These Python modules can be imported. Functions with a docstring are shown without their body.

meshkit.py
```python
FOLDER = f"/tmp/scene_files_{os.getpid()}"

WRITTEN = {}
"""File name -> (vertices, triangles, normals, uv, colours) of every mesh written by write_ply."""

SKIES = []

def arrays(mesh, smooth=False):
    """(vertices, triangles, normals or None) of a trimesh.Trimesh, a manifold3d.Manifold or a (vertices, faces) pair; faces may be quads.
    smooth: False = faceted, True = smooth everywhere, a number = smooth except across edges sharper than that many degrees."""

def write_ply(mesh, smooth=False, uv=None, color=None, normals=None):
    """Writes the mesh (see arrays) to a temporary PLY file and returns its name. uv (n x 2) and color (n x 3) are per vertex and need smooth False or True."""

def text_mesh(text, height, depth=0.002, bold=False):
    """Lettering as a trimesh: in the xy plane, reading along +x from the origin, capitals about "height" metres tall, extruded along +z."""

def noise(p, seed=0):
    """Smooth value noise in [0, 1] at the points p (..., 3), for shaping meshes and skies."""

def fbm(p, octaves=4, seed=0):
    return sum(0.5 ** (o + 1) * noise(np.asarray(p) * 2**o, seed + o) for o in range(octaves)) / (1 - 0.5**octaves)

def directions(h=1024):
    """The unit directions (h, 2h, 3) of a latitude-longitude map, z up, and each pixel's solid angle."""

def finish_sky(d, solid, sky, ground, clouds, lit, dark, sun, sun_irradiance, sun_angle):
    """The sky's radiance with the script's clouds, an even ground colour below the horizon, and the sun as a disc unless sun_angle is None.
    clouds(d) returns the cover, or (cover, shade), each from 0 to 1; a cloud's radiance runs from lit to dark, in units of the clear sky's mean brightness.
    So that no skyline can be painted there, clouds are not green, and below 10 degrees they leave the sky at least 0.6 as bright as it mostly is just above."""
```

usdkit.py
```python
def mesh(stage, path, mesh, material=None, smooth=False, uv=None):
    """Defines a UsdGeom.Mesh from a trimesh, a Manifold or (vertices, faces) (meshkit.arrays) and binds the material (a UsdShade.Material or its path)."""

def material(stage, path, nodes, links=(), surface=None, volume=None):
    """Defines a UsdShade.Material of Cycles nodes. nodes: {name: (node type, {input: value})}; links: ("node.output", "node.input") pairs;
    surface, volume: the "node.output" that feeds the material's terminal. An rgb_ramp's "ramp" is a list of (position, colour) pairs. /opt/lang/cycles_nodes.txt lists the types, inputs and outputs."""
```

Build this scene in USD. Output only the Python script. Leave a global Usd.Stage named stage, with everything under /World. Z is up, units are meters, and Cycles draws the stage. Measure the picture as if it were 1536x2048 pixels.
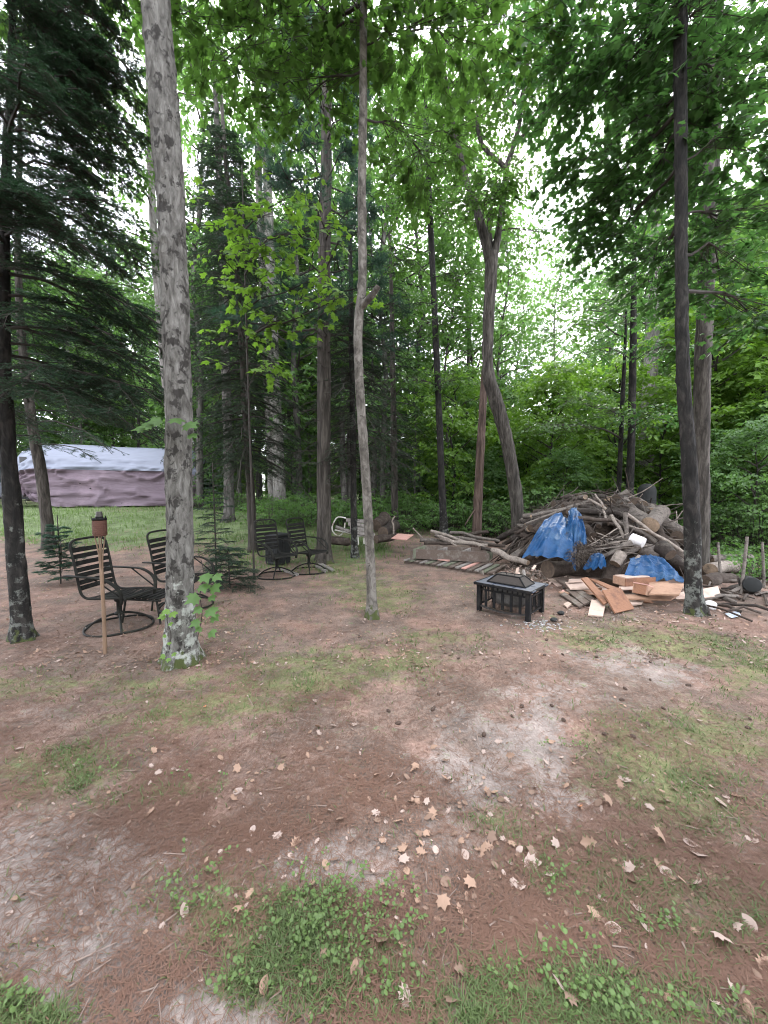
import math
import numpy as np
import trimesh
import usdkit
import meshkit
from shapely.geometry import Polygon
from pxr import Usd, UsdGeom, UsdLux, UsdShade, Gf, Sdf, Vt

stage = Usd.Stage.CreateInMemory()
UsdGeom.SetStageUpAxis(stage, UsdGeom.Tokens.z)
UsdGeom.SetStageMetersPerUnit(stage, 1.0)
UsdGeom.Xform.Define(stage, '/World')
UsdGeom.Scope.Define(stage, '/World/Looks')

# ------------------------------------------------------------------ camera, sky, sun
EYE, PITCH = 1.55, math.radians(3.28)
EXPOSURE = 2.75
SKY_STRENGTH, SUN_INTENSITY, SUN_ANGLE = 0.15, 0.4, 22.0
SUN_EL, SUN_AZ = math.radians(40), math.radians(18)      # azimuth clockwise from +y
cam = UsdGeom.Camera.Define(stage, '/World/camera')
cam.AddTranslateOp().Set(Gf.Vec3d(0, 0, EYE))
cam.AddRotateXOp().Set(90 - math.degrees(PITCH))
cam.CreateHorizontalApertureAttr(36.0)
cam.CreateVerticalApertureAttr(48.0)
cam.CreateFocalLengthAttr(18.0)
cam.CreateClippingRangeAttr(Gf.Vec2f(0.05, 2000))
cam.CreateExposureAttr(EXPOSURE)

sky = UsdLux.DomeLight.Define(stage, '/World/sky')
sky.GetPrim().SetCustomDataByKey('kind', 'structure')
sky_mat = usdkit.material(stage, '/World/Looks/sky', {
    'tc': ('texture_coordinate', {}),
    'sky': ('sky_texture', {'sky_type': 'single_scattering', 'sun_disc': False, 'sun_elevation': SUN_EL, 'sun_rotation': SUN_AZ, 'aerosol_density': 2.0}),
    'n': ('noise_texture', {'scale': 2.2, 'detail': 6.0, 'roughness': 0.6}),
    'r': ('rgb_ramp', {'ramp': [(0.25, (0.72, 0.72, 0.72)), (0.6, (1, 1, 1))]}),
    'm': ('mix_color', {'b': (6.3, 6.45, 7.0), 'use_clamp': False}),
    'bg': ('background_shader', {'strength': SKY_STRENGTH}),
}, [('tc.generated', 'n.vector'), ('n.fac', 'r.fac'), ('r.color', 'm.fac'), ('sky.color', 'm.a'), ('m.result', 'bg.color')], surface='bg.background')
UsdShade.MaterialBindingAPI.Apply(sky.GetPrim()).Bind(sky_mat)
sun = UsdLux.DistantLight.Define(stage, '/World/sun')
sun.CreateNormalizeAttr(True)
sun.CreateIntensityAttr(SUN_INTENSITY)
sun.CreateAngleAttr(SUN_ANGLE)
sun.CreateColorAttr(Gf.Vec3f(1.0, 0.96, 0.9))
sd = Gf.Vec3d(math.sin(SUN_AZ) * math.cos(SUN_EL), math.cos(SUN_AZ) * math.cos(SUN_EL), math.sin(SUN_EL))
sun.AddTransformOp().Set(Gf.Matrix4d().SetRotate(Gf.Rotation(Gf.Vec3d(0, 0, 1), sd)))

# ------------------------------------------------------------------ pixel <-> world
FPX = 768.0
_f = np.array([0, math.cos(PITCH), -math.sin(PITCH)])
_u = np.array([0, math.sin(PITCH), math.cos(PITCH)])
_r = np.array([1.0, 0, 0])
C0 = np.array([0, 0, EYE])


def ray(px, py):
    return _f + (px - 768) / FPX * _r + (1024 - py) / FPX * _u


def at(px, py, Y):
    d = ray(px, py)
    return C0 + d * (Y / d[1])


def at_z(px, py, z):
    d = ray(px, py)
    return C0 + d * ((z - EYE) / d[2])


def project(P):
    Q = np.asarray(P, float) - C0
    w = np.maximum(Q @ _f, 1e-3)
    return 768 + FPX * (Q @ _r) / w, 1024 - FPX * (Q @ _u) / w


def sstep(a, b, x):
    t = np.clip((np.asarray(x, float) - a) / (b - a), 0, 1)
    return t * t * (3 - 2 * t)


def vn(x, y, s, seed=0):
    x, y = np.broadcast_arrays(np.asarray(x, float), np.asarray(y, float))
    return meshkit.fbm(np.stack([x * s, y * s, np.full(x.shape, 0.37)], -1), 3, seed) - 0.5


def gh(x, y):
    """height of the ground"""
    x, y = np.asarray(x, float), np.asarray(y, float)
    w = 0.28 + 0.72 * (1 - sstep(-2.5, 3.5, x))
    return 0.78 * w * sstep(7.2, 14.5, y) + 0.05 * sstep(9, 20, y) + 0.10 * vn(x, y, 0.55, 3) * sstep(1.0, 3.0, y) + 0.035 * vn(x, y, 2.3, 5) + (0.024 * vn(x, y, 8, 31) + 0.014 * vn(x, y, 22, 32)) * (1 - sstep(7, 8, y))


def ground_at(px, py):
    d = ray(px, py)
    t0, t1 = 0.5, 60.0
    ts = np.geomspace(t0, t1, 900)
    P = C0 + ts[:, None] * d
    below = np.nonzero(P[:, 2] < gh(P[:, 0], P[:, 1]))[0]
    return P[below[0]] if len(below) else P[-1]


def at_h(px, py, h):
    """the point seen at the pixel that lies h above the ground"""
    P = at_z(px, py, h)
    for _ in range(12):
        P = at_z(px, py, h + float(gh(P[0], P[1])))
    return P


# ------------------------------------------------------------------ prims
_count = {}


def numbered(parent, name):
    k = (parent, name)
    n = _count.get(k, 0)
    _count[k] = n + 1
    return f'{parent}/{name}' if n == 0 else f'{parent}/{name}_{n:03d}'


def tag(prim, label=None, cat=None, group=None, kind=None):
    for k, v in (('label', label), ('category', cat), ('group', group), ('kind', kind)):
        if v:
            prim.SetCustomDataByKey(k, v)


class Thing:
    def __init__(self, name, label, cat, base=(0, 0, 0), group=None, kind=None, rz=0.0, local=False, scale=None):
        self.path = numbered('/World', name)
        self.x = UsdGeom.Xform.Define(stage, self.path)
        self.base = np.asarray(base, float)
        self.x.AddTranslateOp().Set(Gf.Vec3d(*map(float, base)))
        self.x.AddRotateZOp().Set(math.degrees(rz))
        self.x.AddScaleOp().Set(Gf.Vec3f(*(scale or (1, 1, 1))))
        self.local = local
        tag(self.x.GetPrim(), label, cat, group, kind)

    def part(self, name, mesh, mat, smooth=False, parent=None, label=None, kind=None):
        path = numbered(parent or self.path, name)
        v, f = mesh_vf(mesh)
        if not self.local:
            v = v - self.base
        m = usdkit.mesh(stage, path, (v, f), mat, smooth)
        tag(m.GetPrim(), label, None, None, kind)
        return path

    def copy(self, base, rz, label, group=None, scale=(1, 1, 1), name=None):
        nm = name or self.path.split('/')[-1]
        p = numbered('/World', nm)
        x = UsdGeom.Xform.Define(stage, p)
        x.GetPrim().GetReferences().AddInternalReference(self.path)
        x.GetPrim().SetInstanceable(True)
        x.GetPrim().GetAttribute('xformOp:translate').Set(Gf.Vec3d(*map(float, base)))
        x.GetPrim().GetAttribute('xformOp:rotateZ').Set(math.degrees(rz))
        x.GetPrim().GetAttribute('xformOp:scale').Set(Gf.Vec3f(*scale))
        tag(x.GetPrim(), label, None, group)
        return p


def single(name, label, cat, mesh, mat, smooth=False, group=None, kind=None):
    m = usdkit.mesh(stage, numbered('/World', name), mesh_vf(mesh), mat, smooth)
    tag(m.GetPrim(), label, cat, group, kind)
    return m


# ------------------------------------------------------------------ mesh helpers
def mesh_vf(m):
    if isinstance(m, (tuple, list)):
        return np.asarray(m[0], float), None if m[1] is None else np.asarray(m[1], int)
    return np.asarray(m.vertices, float), np.asarray(m.faces, int)


def tri(f):
    f = np.asarray(f, int)
    return np.vstack([f[:, [0, 1, 2]], f[:, [0, 2, 3]]]) if f.shape[1] == 4 else f


def join(ms):
    vs, fs, n = [], [], 0
    for m in ms:
        if m is None:
            continue
        v, f = mesh_vf(m)
        if len(v) == 0:
            continue
        vs.append(v)
        fs.append(tri(f) + n)
        n += len(v)
    return np.vstack(vs), np.vstack(fs)


def unit(v):
    v = np.asarray(v, float)
    return v / np.maximum(np.linalg.norm(v, axis=-1, keepdims=True), 1e-9)


def spline(pts, n):
    """smooth curve through the points (Catmull-Rom)"""
    P = np.asarray(pts, float)
    if len(P) == 2:
        t = np.linspace(0, 1, n)[:, None]
        return P[0] * (1 - t) + P[1] * t
    Q = np.vstack([2 * P[0] - P[1], P, 2 * P[-1] - P[-2]])
    u = np.linspace(0, len(P) - 1 - 1e-9, n)
    i = u.astype(int)
    t = (u - i)[:, None]
    a, b, c, d = Q[i], Q[i + 1], Q[i + 2], Q[i + 3]
    return 0.5 * (2 * b + (c - a) * t + (2 * a - 5 * b + 4 * c - d) * t ** 2 + (3 * b - a - 3 * c + d) * t ** 3)


def frames(P):
    T = unit(np.gradient(P, axis=0))
    n = np.cross(T[0], [0.31, 0.95, 0.07])
    n = unit(n)
    N = np.empty_like(P)
    for i in range(len(P)):
        n = unit(n - T[i] * (n @ T[i]))
        N[i] = n
    return T, N, np.cross(T, N)


def tube(pts, rad, n=8, caps=True, closed=False, prof=None):
    P = np.asarray(pts, float)
    r = np.broadcast_to(np.asarray(rad, float), (len(P),))
    T, N, B = frames(P)
    if prof is None:
        a = np.arange(n) * 2 * math.pi / n
        prof = np.stack([np.cos(a), np.sin(a)], -1)
    n = len(prof)
    V = (P[:, None] + r[:, None, None] * (prof[None, :, :1] * N[:, None] + prof[None, :, 1:] * B[:, None])).reshape(-1, 3)
    m = len(P)
    i, j = np.meshgrid(np.arange(m if closed else m - 1), np.arange(n), indexing='ij')
    i2, j2 = (i + 1) % m, (j + 1) % n
    F = np.stack([i * n + j, i * n + j2, i2 * n + j2, i2 * n + j], -1).reshape(-1, 4)
    F = tri(F)
    if caps and not closed:
        V = np.vstack([V, P[0], P[-1]])
        k = np.arange(n)
        F = np.vstack([F, np.stack([np.full(n, m * n), (k + 1) % n, k], -1), np.stack([np.full(n, m * n + 1), (m - 1) * n + k, (m - 1) * n + (k + 1) % n], -1)])
    return V, F


def box(cx, cy, cz, sx, sy, sz, ch=0.0):
    """box with chamfered edges"""
    if ch <= 0:
        b = trimesh.creation.box((sx, sy, sz))
    else:
        h = np.array([sx, sy, sz]) / 2
        pts = []
        for s in np.ndindex(2, 2, 2):
            s = np.array(s) * 2 - 1
            for k in range(3):
                q = h - ch
                q[k] = h[k]
                pts.append(s * q)
        b = trimesh.convex.convex_hull(np.array(pts))
    return np.asarray(b.vertices) + [cx, cy, cz], np.asarray(b.faces)


def xf(m, rz=0, rx=0, ry=0, t=(0, 0, 0), s=1.0):
    v, f = mesh_vf(m)
    v = v * s
    for ang, ax in ((rx, 0), (ry, 1), (rz, 2)):
        if ang:
            c, sn = math.cos(ang), math.sin(ang)
            R = np.eye(3)
            i, j = [(1, 2), (2, 0), (0, 1)][ax]
            R[i, i], R[i, j], R[j, i], R[j, j] = c, -sn, sn, c
            v = v @ R.T
    return v + np.asarray(t, float), f


def slab(quad, th):
    """a board from its four corners (upper face, in order round), th thick"""
    q = np.asarray(quad, float)
    n = unit(np.cross(q[1] - q[0], q[3] - q[0]) + np.cross(q[3] - q[2], q[1] - q[2]))
    if n[2] < 0:
        n = -n
    lo = q - n * th
    hull = trimesh.convex.convex_hull(np.vstack([q, lo]))
    return np.asarray(hull.vertices), np.asarray(hull.faces)


def lathe(profile, n=20, axis_pts=None):
    """profile: (radius, z) pairs"""
    p = np.asarray(profile, float)
    a = np.arange(n) * 2 * math.pi / n
    V = np.stack([p[:, None, 0] * np.cos(a), p[:, None, 0] * np.sin(a), np.broadcast_to(p[:, None, 1], (len(p), n))], -1).reshape(-1, 3)
    i, j = np.meshgrid(np.arange(len(p) - 1), np.arange(n), indexing='ij')
    F = np.stack([i * n + j, i * n + (j + 1) % n, (i + 1) * n + (j + 1) % n, (i + 1) * n + j], -1).reshape(-1, 4)
    return V, tri(F)


# ------------------------------------------------------------------ leaves
RH = (np.array([[0, 0, 0], [-.36, .42, .06], [0, 1, -.06], [.36, .42, .06]]), np.array([[0, 2, 1], [0, 3, 2]]))


def maple_outline():
    a = [(0, 0), (.10, .02), (.36, -.03), (.30, .14), (.56, .30), (.42, .36), (.46, .60), (.26, .55), (.17, .62), (.0, 1.0)]
    right = np.array(a)
    left = right[1:-1][::-1] * [-1, 1]
    out = np.vstack([right, left])
    c = np.array([0, .34])
    V = np.vstack([c, out])
    z = -0.30 * np.abs(V[:, 0]) ** 1.5 - 0.10 * (V[:, 1] - .3) ** 2
    V = np.column_stack([V, z])
    n = len(out)
    F = np.array([[0, 1 + i, 1 + (i + 1) % n] for i in range(n)])
    return V, F


MAPLE = maple_outline()


def leaf_mesh(P, D, N, S, shape=RH):
    tv, tf = shape
    D = unit(D)
    N = unit(N - D * np.sum(N * D, -1, keepdims=True))
    X = np.cross(D, N)
    S = np.asarray(S)[:, None, None]
    V = P[:, None] + S * (tv[None, :, 0:1] * X[:, None] + tv[None, :, 1:2] * D[:, None] + tv[None, :, 2:3] * N[:, None])
    F = tf[None] + (np.arange(len(P)) * len(tv))[:, None, None]
    return V.reshape(-1, 3), F.reshape(-1, 3)


def sprays(rng, center, rad, twigs, per, size, droop=.25, layer=True, tw=(.25, .55)):
    """leafy twigs in an ellipsoid: returns leaf P, D, N, S and the twig ends"""
    center, rad = np.asarray(center, float), np.asarray(rad, float)
    d = unit(rng.normal(size=(twigs, 3)))
    rr = rng.random(twigs) ** (1 / 2.2)
    o = center + d * rr[:, None] * rad
    if layer:
        step = max(.16, rad[2] * .42)
        o[:, 2] = np.round((o[:, 2] - center[2]) / step + rng.normal(0, .16, twigs)) * step * .75 + (o[:, 2] - center[2]) * .25 + center[2]
    a = np.arctan2(o[:, 1] - center[1], o[:, 0] - center[0]) + rng.normal(0, .8, twigs)
    td = np.stack([np.cos(a), np.sin(a), -droop + rng.normal(0, .22, twigs)], -1)
    L = rng.uniform(*tw, twigs)
    t = (np.arange(per) + .6) / per
    P = o[:, None] + td[:, None] * (L[:, None] * t)[..., None] + rng.normal(0, .02, (twigs, per, 3))
    side = np.where(np.arange(per) % 2, 1, -1)[None] * rng.uniform(.4, 1.3, (twigs, per))
    ca, sa = np.cos(side), np.sin(side)
    D = np.stack([td[:, None, 0] * ca - td[:, None, 1] * sa, td[:, None, 0] * sa + td[:, None, 1] * ca, np.broadcast_to(td[:, None, 2] - .35, ca.shape) + rng.normal(0, .25, ca.shape)], -1)
    N = np.stack([rng.normal(0, .42, ca.shape), rng.normal(0, .42, ca.shape), np.ones(ca.shape)], -1)
    S = size * rng.uniform(.6, 1.25, ca.shape)
    return P.reshape(-1, 3), D.reshape(-1, 3), N.reshape(-1, 3), S.ravel(), o, o + td * L[:, None]


def thin_sticks(A, B, r):
    """many three-sided sticks at once"""
    A, B = np.asarray(A, float), np.asarray(B, float)
    T = unit(B - A)
    N = unit(np.cross(T, [.21, .35, .91]))
    M = np.cross(T, N)
    r = np.broadcast_to(np.asarray(r, float), (len(A),))[:, None]
    ring = [N * math.cos(k) + M * math.sin(k) for k in (0, 2.094, 4.189)]
    V = np.stack([A + ring[k] * r for k in range(3)] + [B + ring[k] * r * .5 for k in range(3)], 1)
    t = np.array([[0, 1, 4], [0, 4, 3], [1, 2, 5], [1, 5, 4], [2, 0, 3], [2, 3, 5]])
    F = t[None] + (np.arange(len(A)) * 6)[:, None, None]
    return V.reshape(-1, 3), F.reshape(-1, 3)
# ------------------------------------------------------------------ materials
def M(name, nodes, links, surface):
    return usdkit.material(stage, '/World/Looks/' + name, nodes, links, surface=surface)


def plain(name, col, rough=.7, vary=.25, scale=9.0, bump=.3, spec=.3, metal=0.0, stretch=(1, 1, 1), dirt=None, dist=.01):
    c = np.array(col, float)
    nodes = {
        'g': ('geometry', {}), 'mp': ('mapping', {'scale': stretch}),
        'n': ('noise_texture', {'scale': scale, 'detail': 6.0, 'roughness': .65}),
        'r': ('rgb_ramp', {'ramp': [(0.25, c * (1 - vary)), (0.5, c), (0.78, np.minimum(c * (1 + vary), .9))]}),
        'b': ('bump', {'strength': bump, 'distance': dist}),
        'p': ('principled_bsdf', {'roughness': rough, 'specular_ior_level': spec, 'metallic': metal}),
    }
    links = [('g.position', 'mp.vector'), ('mp.vector', 'n.vector'), ('n.fac', 'r.fac'), ('n.fac', 'b.height'), ('b.normal', 'p.normal')]
    if dirt is not None:
        nodes['dn'] = ('noise_texture', {'scale': scale * .35, 'detail': 5.0, 'roughness': .7})
        nodes['dr'] = ('rgb_ramp', {'ramp': [(0.5, (0, 0, 0)), (0.66, (1, 1, 1))]})
        nodes['dm'] = ('mix_color', {'b': dirt})
        links += [('g.position', 'dn.vector'), ('dn.fac', 'dr.fac'), ('dr.color', 'dm.fac'), ('r.color', 'dm.a'), ('dm.result', 'p.base_color')]
    else:
        links += [('r.color', 'p.base_color')]
    return M(name, nodes, links, 'p.BSDF')


def leaf_mat(name, cols, trans, mix=.5, rough=.5):
    nodes = {
        'g': ('geometry', {}),
        'r': ('rgb_ramp', {'ramp': [(i / (len(cols) - 1), c) for i, c in enumerate(cols)]}),
        'n': ('noise_texture', {'scale': .9, 'detail': 2.0}),
        'h': ('hsv', {'hue': .5, 'saturation': .92}),
        'v': ('map_range', {'from_min': .3, 'from_max': .7, 'to_min': .75, 'to_max': 1.25}),
        't': ('mix_color', {'blend_type': 'multiply', 'fac': 1.0, 'b': trans}),
        'p': ('principled_bsdf', {'roughness': rough, 'specular_ior_level': .3}),
        'tr': ('translucent_bsdf', {}),
        'mx': ('mix_closure', {'fac': mix}),
    }
    return M(name, nodes, [('g.random_per_island', 'r.fac'), ('g.position', 'n.vector'), ('n.fac', 'v.value'), ('v.result', 'h.value'), ('r.color', 'h.color'), ('h.color', 'p.base_color'),
                           ('h.color', 't.a'), ('t.result', 'tr.color'), ('p.BSDF', 'mx.closure1'), ('tr.BSDF', 'mx.closure2')], 'mx.closure')


def bark(name, dark, mid, light, scale=14.0, vs=.22, bump=.8, lo=.36, hi=.62, patch=None, pthr=.58, pscale=5.0, pvs=1.0, moss=True, base_patch=None, bz=(0.2, 1.4)):
    nodes = {
        'g': ('geometry', {}), 'mp': ('mapping', {'scale': (1, 1, vs)}), 'mp2': ('mapping', {'scale': (1, 1, pvs), 'location': (3.1, 1.7, .4)}),
        'n': ('noise_texture', {'scale': scale, 'detail': 8.0, 'roughness': .7, 'distortion': .6}),
        'r': ('rgb_ramp', {'ramp': [(lo, dark), ((lo + hi) / 2, mid), (hi, light)]}),
        'b': ('bump', {'strength': bump, 'distance': .02}),
        'p': ('principled_bsdf', {'roughness': .88, 'specular_ior_level': .2}),
        's': ('separate_xyz', {}),
    }
    L = [('g.position', 'mp.vector'), ('mp.vector', 'n.vector'), ('n.fac', 'r.fac'), ('n.fac', 'b.height'), ('b.normal', 'p.normal'), ('g.position', 's.vector'), ('g.position', 'mp2.vector')]
    out = 'r.color'
    if patch is not None:
        nodes['pn'] = ('noise_texture', {'scale': pscale, 'detail': 5.0, 'roughness': .62, 'distortion': .4})
        nodes['pr'] = ('rgb_ramp', {'ramp': [(pthr - .03, (0, 0, 0)), (pthr + .03, (.92, .92, .92))]})
        nodes['pm'] = ('mix_color', {'b': patch})
        L += [('mp2.vector', 'pn.vector'), ('pn.fac', 'pr.fac'), ('pr.color', 'pm.fac'), (out, 'pm.a')]
        out = 'pm.result'
    if base_patch is not None:
        nodes['qn'] = ('noise_texture', {'scale': 9.0, 'detail': 6.0, 'roughness': .7})
        nodes['qz'] = ('map_range', {'from_min': bz[0], 'from_max': bz[1], 'to_min': .07, 'to_max': -.14, 'clamp': True})
        nodes['qa'] = ('math', {'math_type': 'add'})
        nodes['qr'] = ('rgb_ramp', {'ramp': [(.56, (0, 0, 0)), (.64, (1, 1, 1))]})
        nodes['qm'] = ('mix_color', {'b': base_patch})
        L += [('g.position', 'qn.vector'), ('s.z', 'qz.value'), ('qn.fac', 'qa.value1'), ('qz.result', 'qa.value2'), ('qa.value', 'qr.fac'), ('qr.color', 'qm.fac'), (out, 'qm.a')]
        out = 'qm.result'
    if moss:
        nodes['mn'] = ('noise_texture', {'scale': 16.0, 'detail': 4.0})
        nodes['mz'] = ('map_range', {'from_min': .0, 'from_max': .34, 'to_min': .20, 'to_max': -.34, 'clamp': True})
        nodes['ma'] = ('math', {'math_type': 'add'})
        nodes['mr'] = ('rgb_ramp', {'ramp': [(.58, (0, 0, 0)), (.7, (1, 1, 1))]})
        nodes['mm'] = ('mix_color', {'b': (.045, .055, .018)})
        L += [('g.position', 'mn.vector'), ('s.z', 'mz.value'), ('mn.fac', 'ma.value1'), ('mz.result', 'ma.value2'), ('ma.value', 'mr.fac'), ('mr.color', 'mm.fac'), (out, 'mm.a')]
        out = 'mm.result'
    L.append((out, 'p.base_color'))
    return M(name, nodes, L, 'p.BSDF')


B_GREY = bark('bark_grey', (.030, .027, .024), (.088, .084, .076), (.168, .162, .149), scale=19.0, vs=.35, bump=1.0, lo=.30, hi=.68, patch=(.020, .018, .016), pthr=.566, pscale=12.0, pvs=.8, base_patch=(.25, .26, .235), bz=(.3, 1.15))
B_DARK = bark('bark_dark', (.005, .005, .0045), (.012, .011, .010), (.03, .027, .024), scale=12.0, vs=.4, base_patch=(.10, .105, .094), bz=(.2, 2.4))
B_PINE = bark('bark_pine', (.013, .011, .009), (.036, .031, .026), (.075, .066, .057), scale=16.0, vs=.13, bump=1.0)
B_MAPLE = bark('bark_maple', (.015, .013, .011), (.040, .035, .030), (.085, .076, .066), scale=15.0, vs=.15, bump=1.0)
B_SLIM = bark('bark_slim', (.036, .032, .027), (.080, .072, .062), (.145, .133, .118), scale=12.0, vs=.6, bump=.6, patch=(.04, .035, .03), pthr=.62, pscale=9.0)
B_PALE = bark('bark_pale', (.07, .064, .057), (.135, .126, .115), (.21, .20, .187), scale=12.0, vs=.3, moss=False)
B_RED = bark('bark_red', (.026, .018, .015), (.068, .046, .037), (.125, .09, .075), scale=14.0, vs=.12, bump=1.0, moss=False)
B_FAR = bark('bark_far', (.026, .024, .021), (.06, .055, .05), (.11, .103, .095), scale=12.0, vs=.2, moss=False)
B_TWIG = plain('twig_bark', (.030, .025, .021), .85)

L_MAPLE = leaf_mat('leaf_maple', [(.04, .085, .022), (.075, .15, .03), (.12, .21, .036), (.19, .27, .05)], (2.0, 2.2, 1.0))
L_DEEP = leaf_mat('leaf_deep', [(.035, .08, .024), (.065, .135, .034), (.10, .185, .042), (.16, .25, .06)], (1.7, 2.0, 1.2))
L_YELLOW = leaf_mat('leaf_yellow', [(.08, .15, .022), (.13, .215, .03), (.19, .27, .042)], (1.9, 2.1, .9))
L_FAR = leaf_mat('leaf_far', [(.06, .12, .035), (.11, .20, .055), (.17, .27, .075)], (1.9, 2.1, 1.2))
L_SHRUB = leaf_mat('leaf_shrub', [(.06, .12, .03), (.11, .20, .05), (.17, .28, .07)], (1.7, 2.0, 1.0), .5)
L_WEED = leaf_mat('leaf_weed', [(.075, .125, .03), (.125, .20, .05), (.18, .26, .075)], (1.6, 1.8, 1.0), .3)
L_RUST = leaf_mat('leaf_rust', [(.09, .07, .02), (.12, .08, .025), (.10, .11, .03)], (1.6, 1.5, 1.0))
N_FIR = leaf_mat('needle_fir', [(.018, .042, .022), (.030, .064, .034), (.048, .088, .048)], (1.2, 1.5, 1.0), .2, .6)
N_SPRUCE = leaf_mat('needle_spruce', [(.018, .036, .018), (.030, .054, .027), (.046, .074, .036)], (1.2, 1.4, 1.0), .2, .6)
N_PINE = leaf_mat('needle_pine', [(.020, .052, .032), (.030, .072, .045), (.045, .092, .055)], (1.2, 1.5, 1.1), .25, .6)
N_DEAD = leaf_mat('needle_dead', [(.05, .035, .025), (.09, .062, .045), (.13, .095, .07)], (1.1, 1.0, .9), .2, .8)
GRASS = leaf_mat('grass_blades', [(.07, .105, .03), (.11, .155, .042), (.16, .20, .065), (.24, .22, .12)], (1.4, 1.5, .9), .3, .6)
GRASS_BRIGHT = leaf_mat('grass_bright', [(.09, .15, .035), (.13, .20, .05), (.18, .23, .08)], (1.4, 1.5, .9), .3, .6)
STRAW = leaf_mat('pine_straw', [(.12, .062, .04), (.23, .125, .08), (.34, .21, .145), (.55, .41, .31)], (1.0, .9, .8), .1, .8)
LEAFLIT = [leaf_mat('dead_leaf_%s' % n, c, (1.1, 1.0, .9), .15, .75) for n, c in (
    ('tan', [(.25, .155, .105), (.37, .24, .165)]), ('pale', [(.30, .225, .19), (.42, .33, .285)]), ('brown', [(.16, .10, .07), (.24, .15, .10)]), ('orange', [(.45, .17, .06), (.50, .22, .09)]))]

# ------------------------------------------------------------------ ground
rng = np.random.default_rng(11)


def patch(px, py, lst):
    out = np.zeros(np.shape(px))
    for cx, cy, rx, ry, a, s in lst:
        ca, sa = math.cos(math.radians(a)), math.sin(math.radians(a))
        dx, dy = px - cx, py - cy
        q = ((dx * ca + dy * sa) / rx) ** 2 + ((-dx * sa + dy * ca) / ry) ** 2
        out = np.maximum(out, s * (1 - sstep(.15, 1.6, np.sqrt(q))))
    return out


SAND = [(150, 1750, 360, 120, 8, .9), (1010, 1480, 170, 60, 14, .7), (1130, 1380, 150, 40, 14, .6), (820, 1900, 90, 60, 0, .5), (120, 1880, 330, 230, 10, 1), (330, 2060, 330, 130, 0, 1), (640, 1740, 200, 70, -10, .75), (950, 1560, 170, 70, 14, .85), (1085, 1500, 60, 130, -12, .9), (1120, 1610, 90, 60, 20, .8), (1260, 1330, 170, 30, 14, .7), (1225, 1300, 60, 30, 0, .6),
        (1090, 1410, 120, 40, 15, .6), (900, 1680, 120, 60, 10, .5), (930, 2010, 60, 80, 0, .8), (1490, 1680, 60, 60, 0, .5), (90, 1440, 60, 25, 0, .5), (1420, 2010, 130, 30, 25, .7), (1060, 1240, 70, 20, 10, .5), (620, 1900, 60, 40, 0, .4)]
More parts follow.
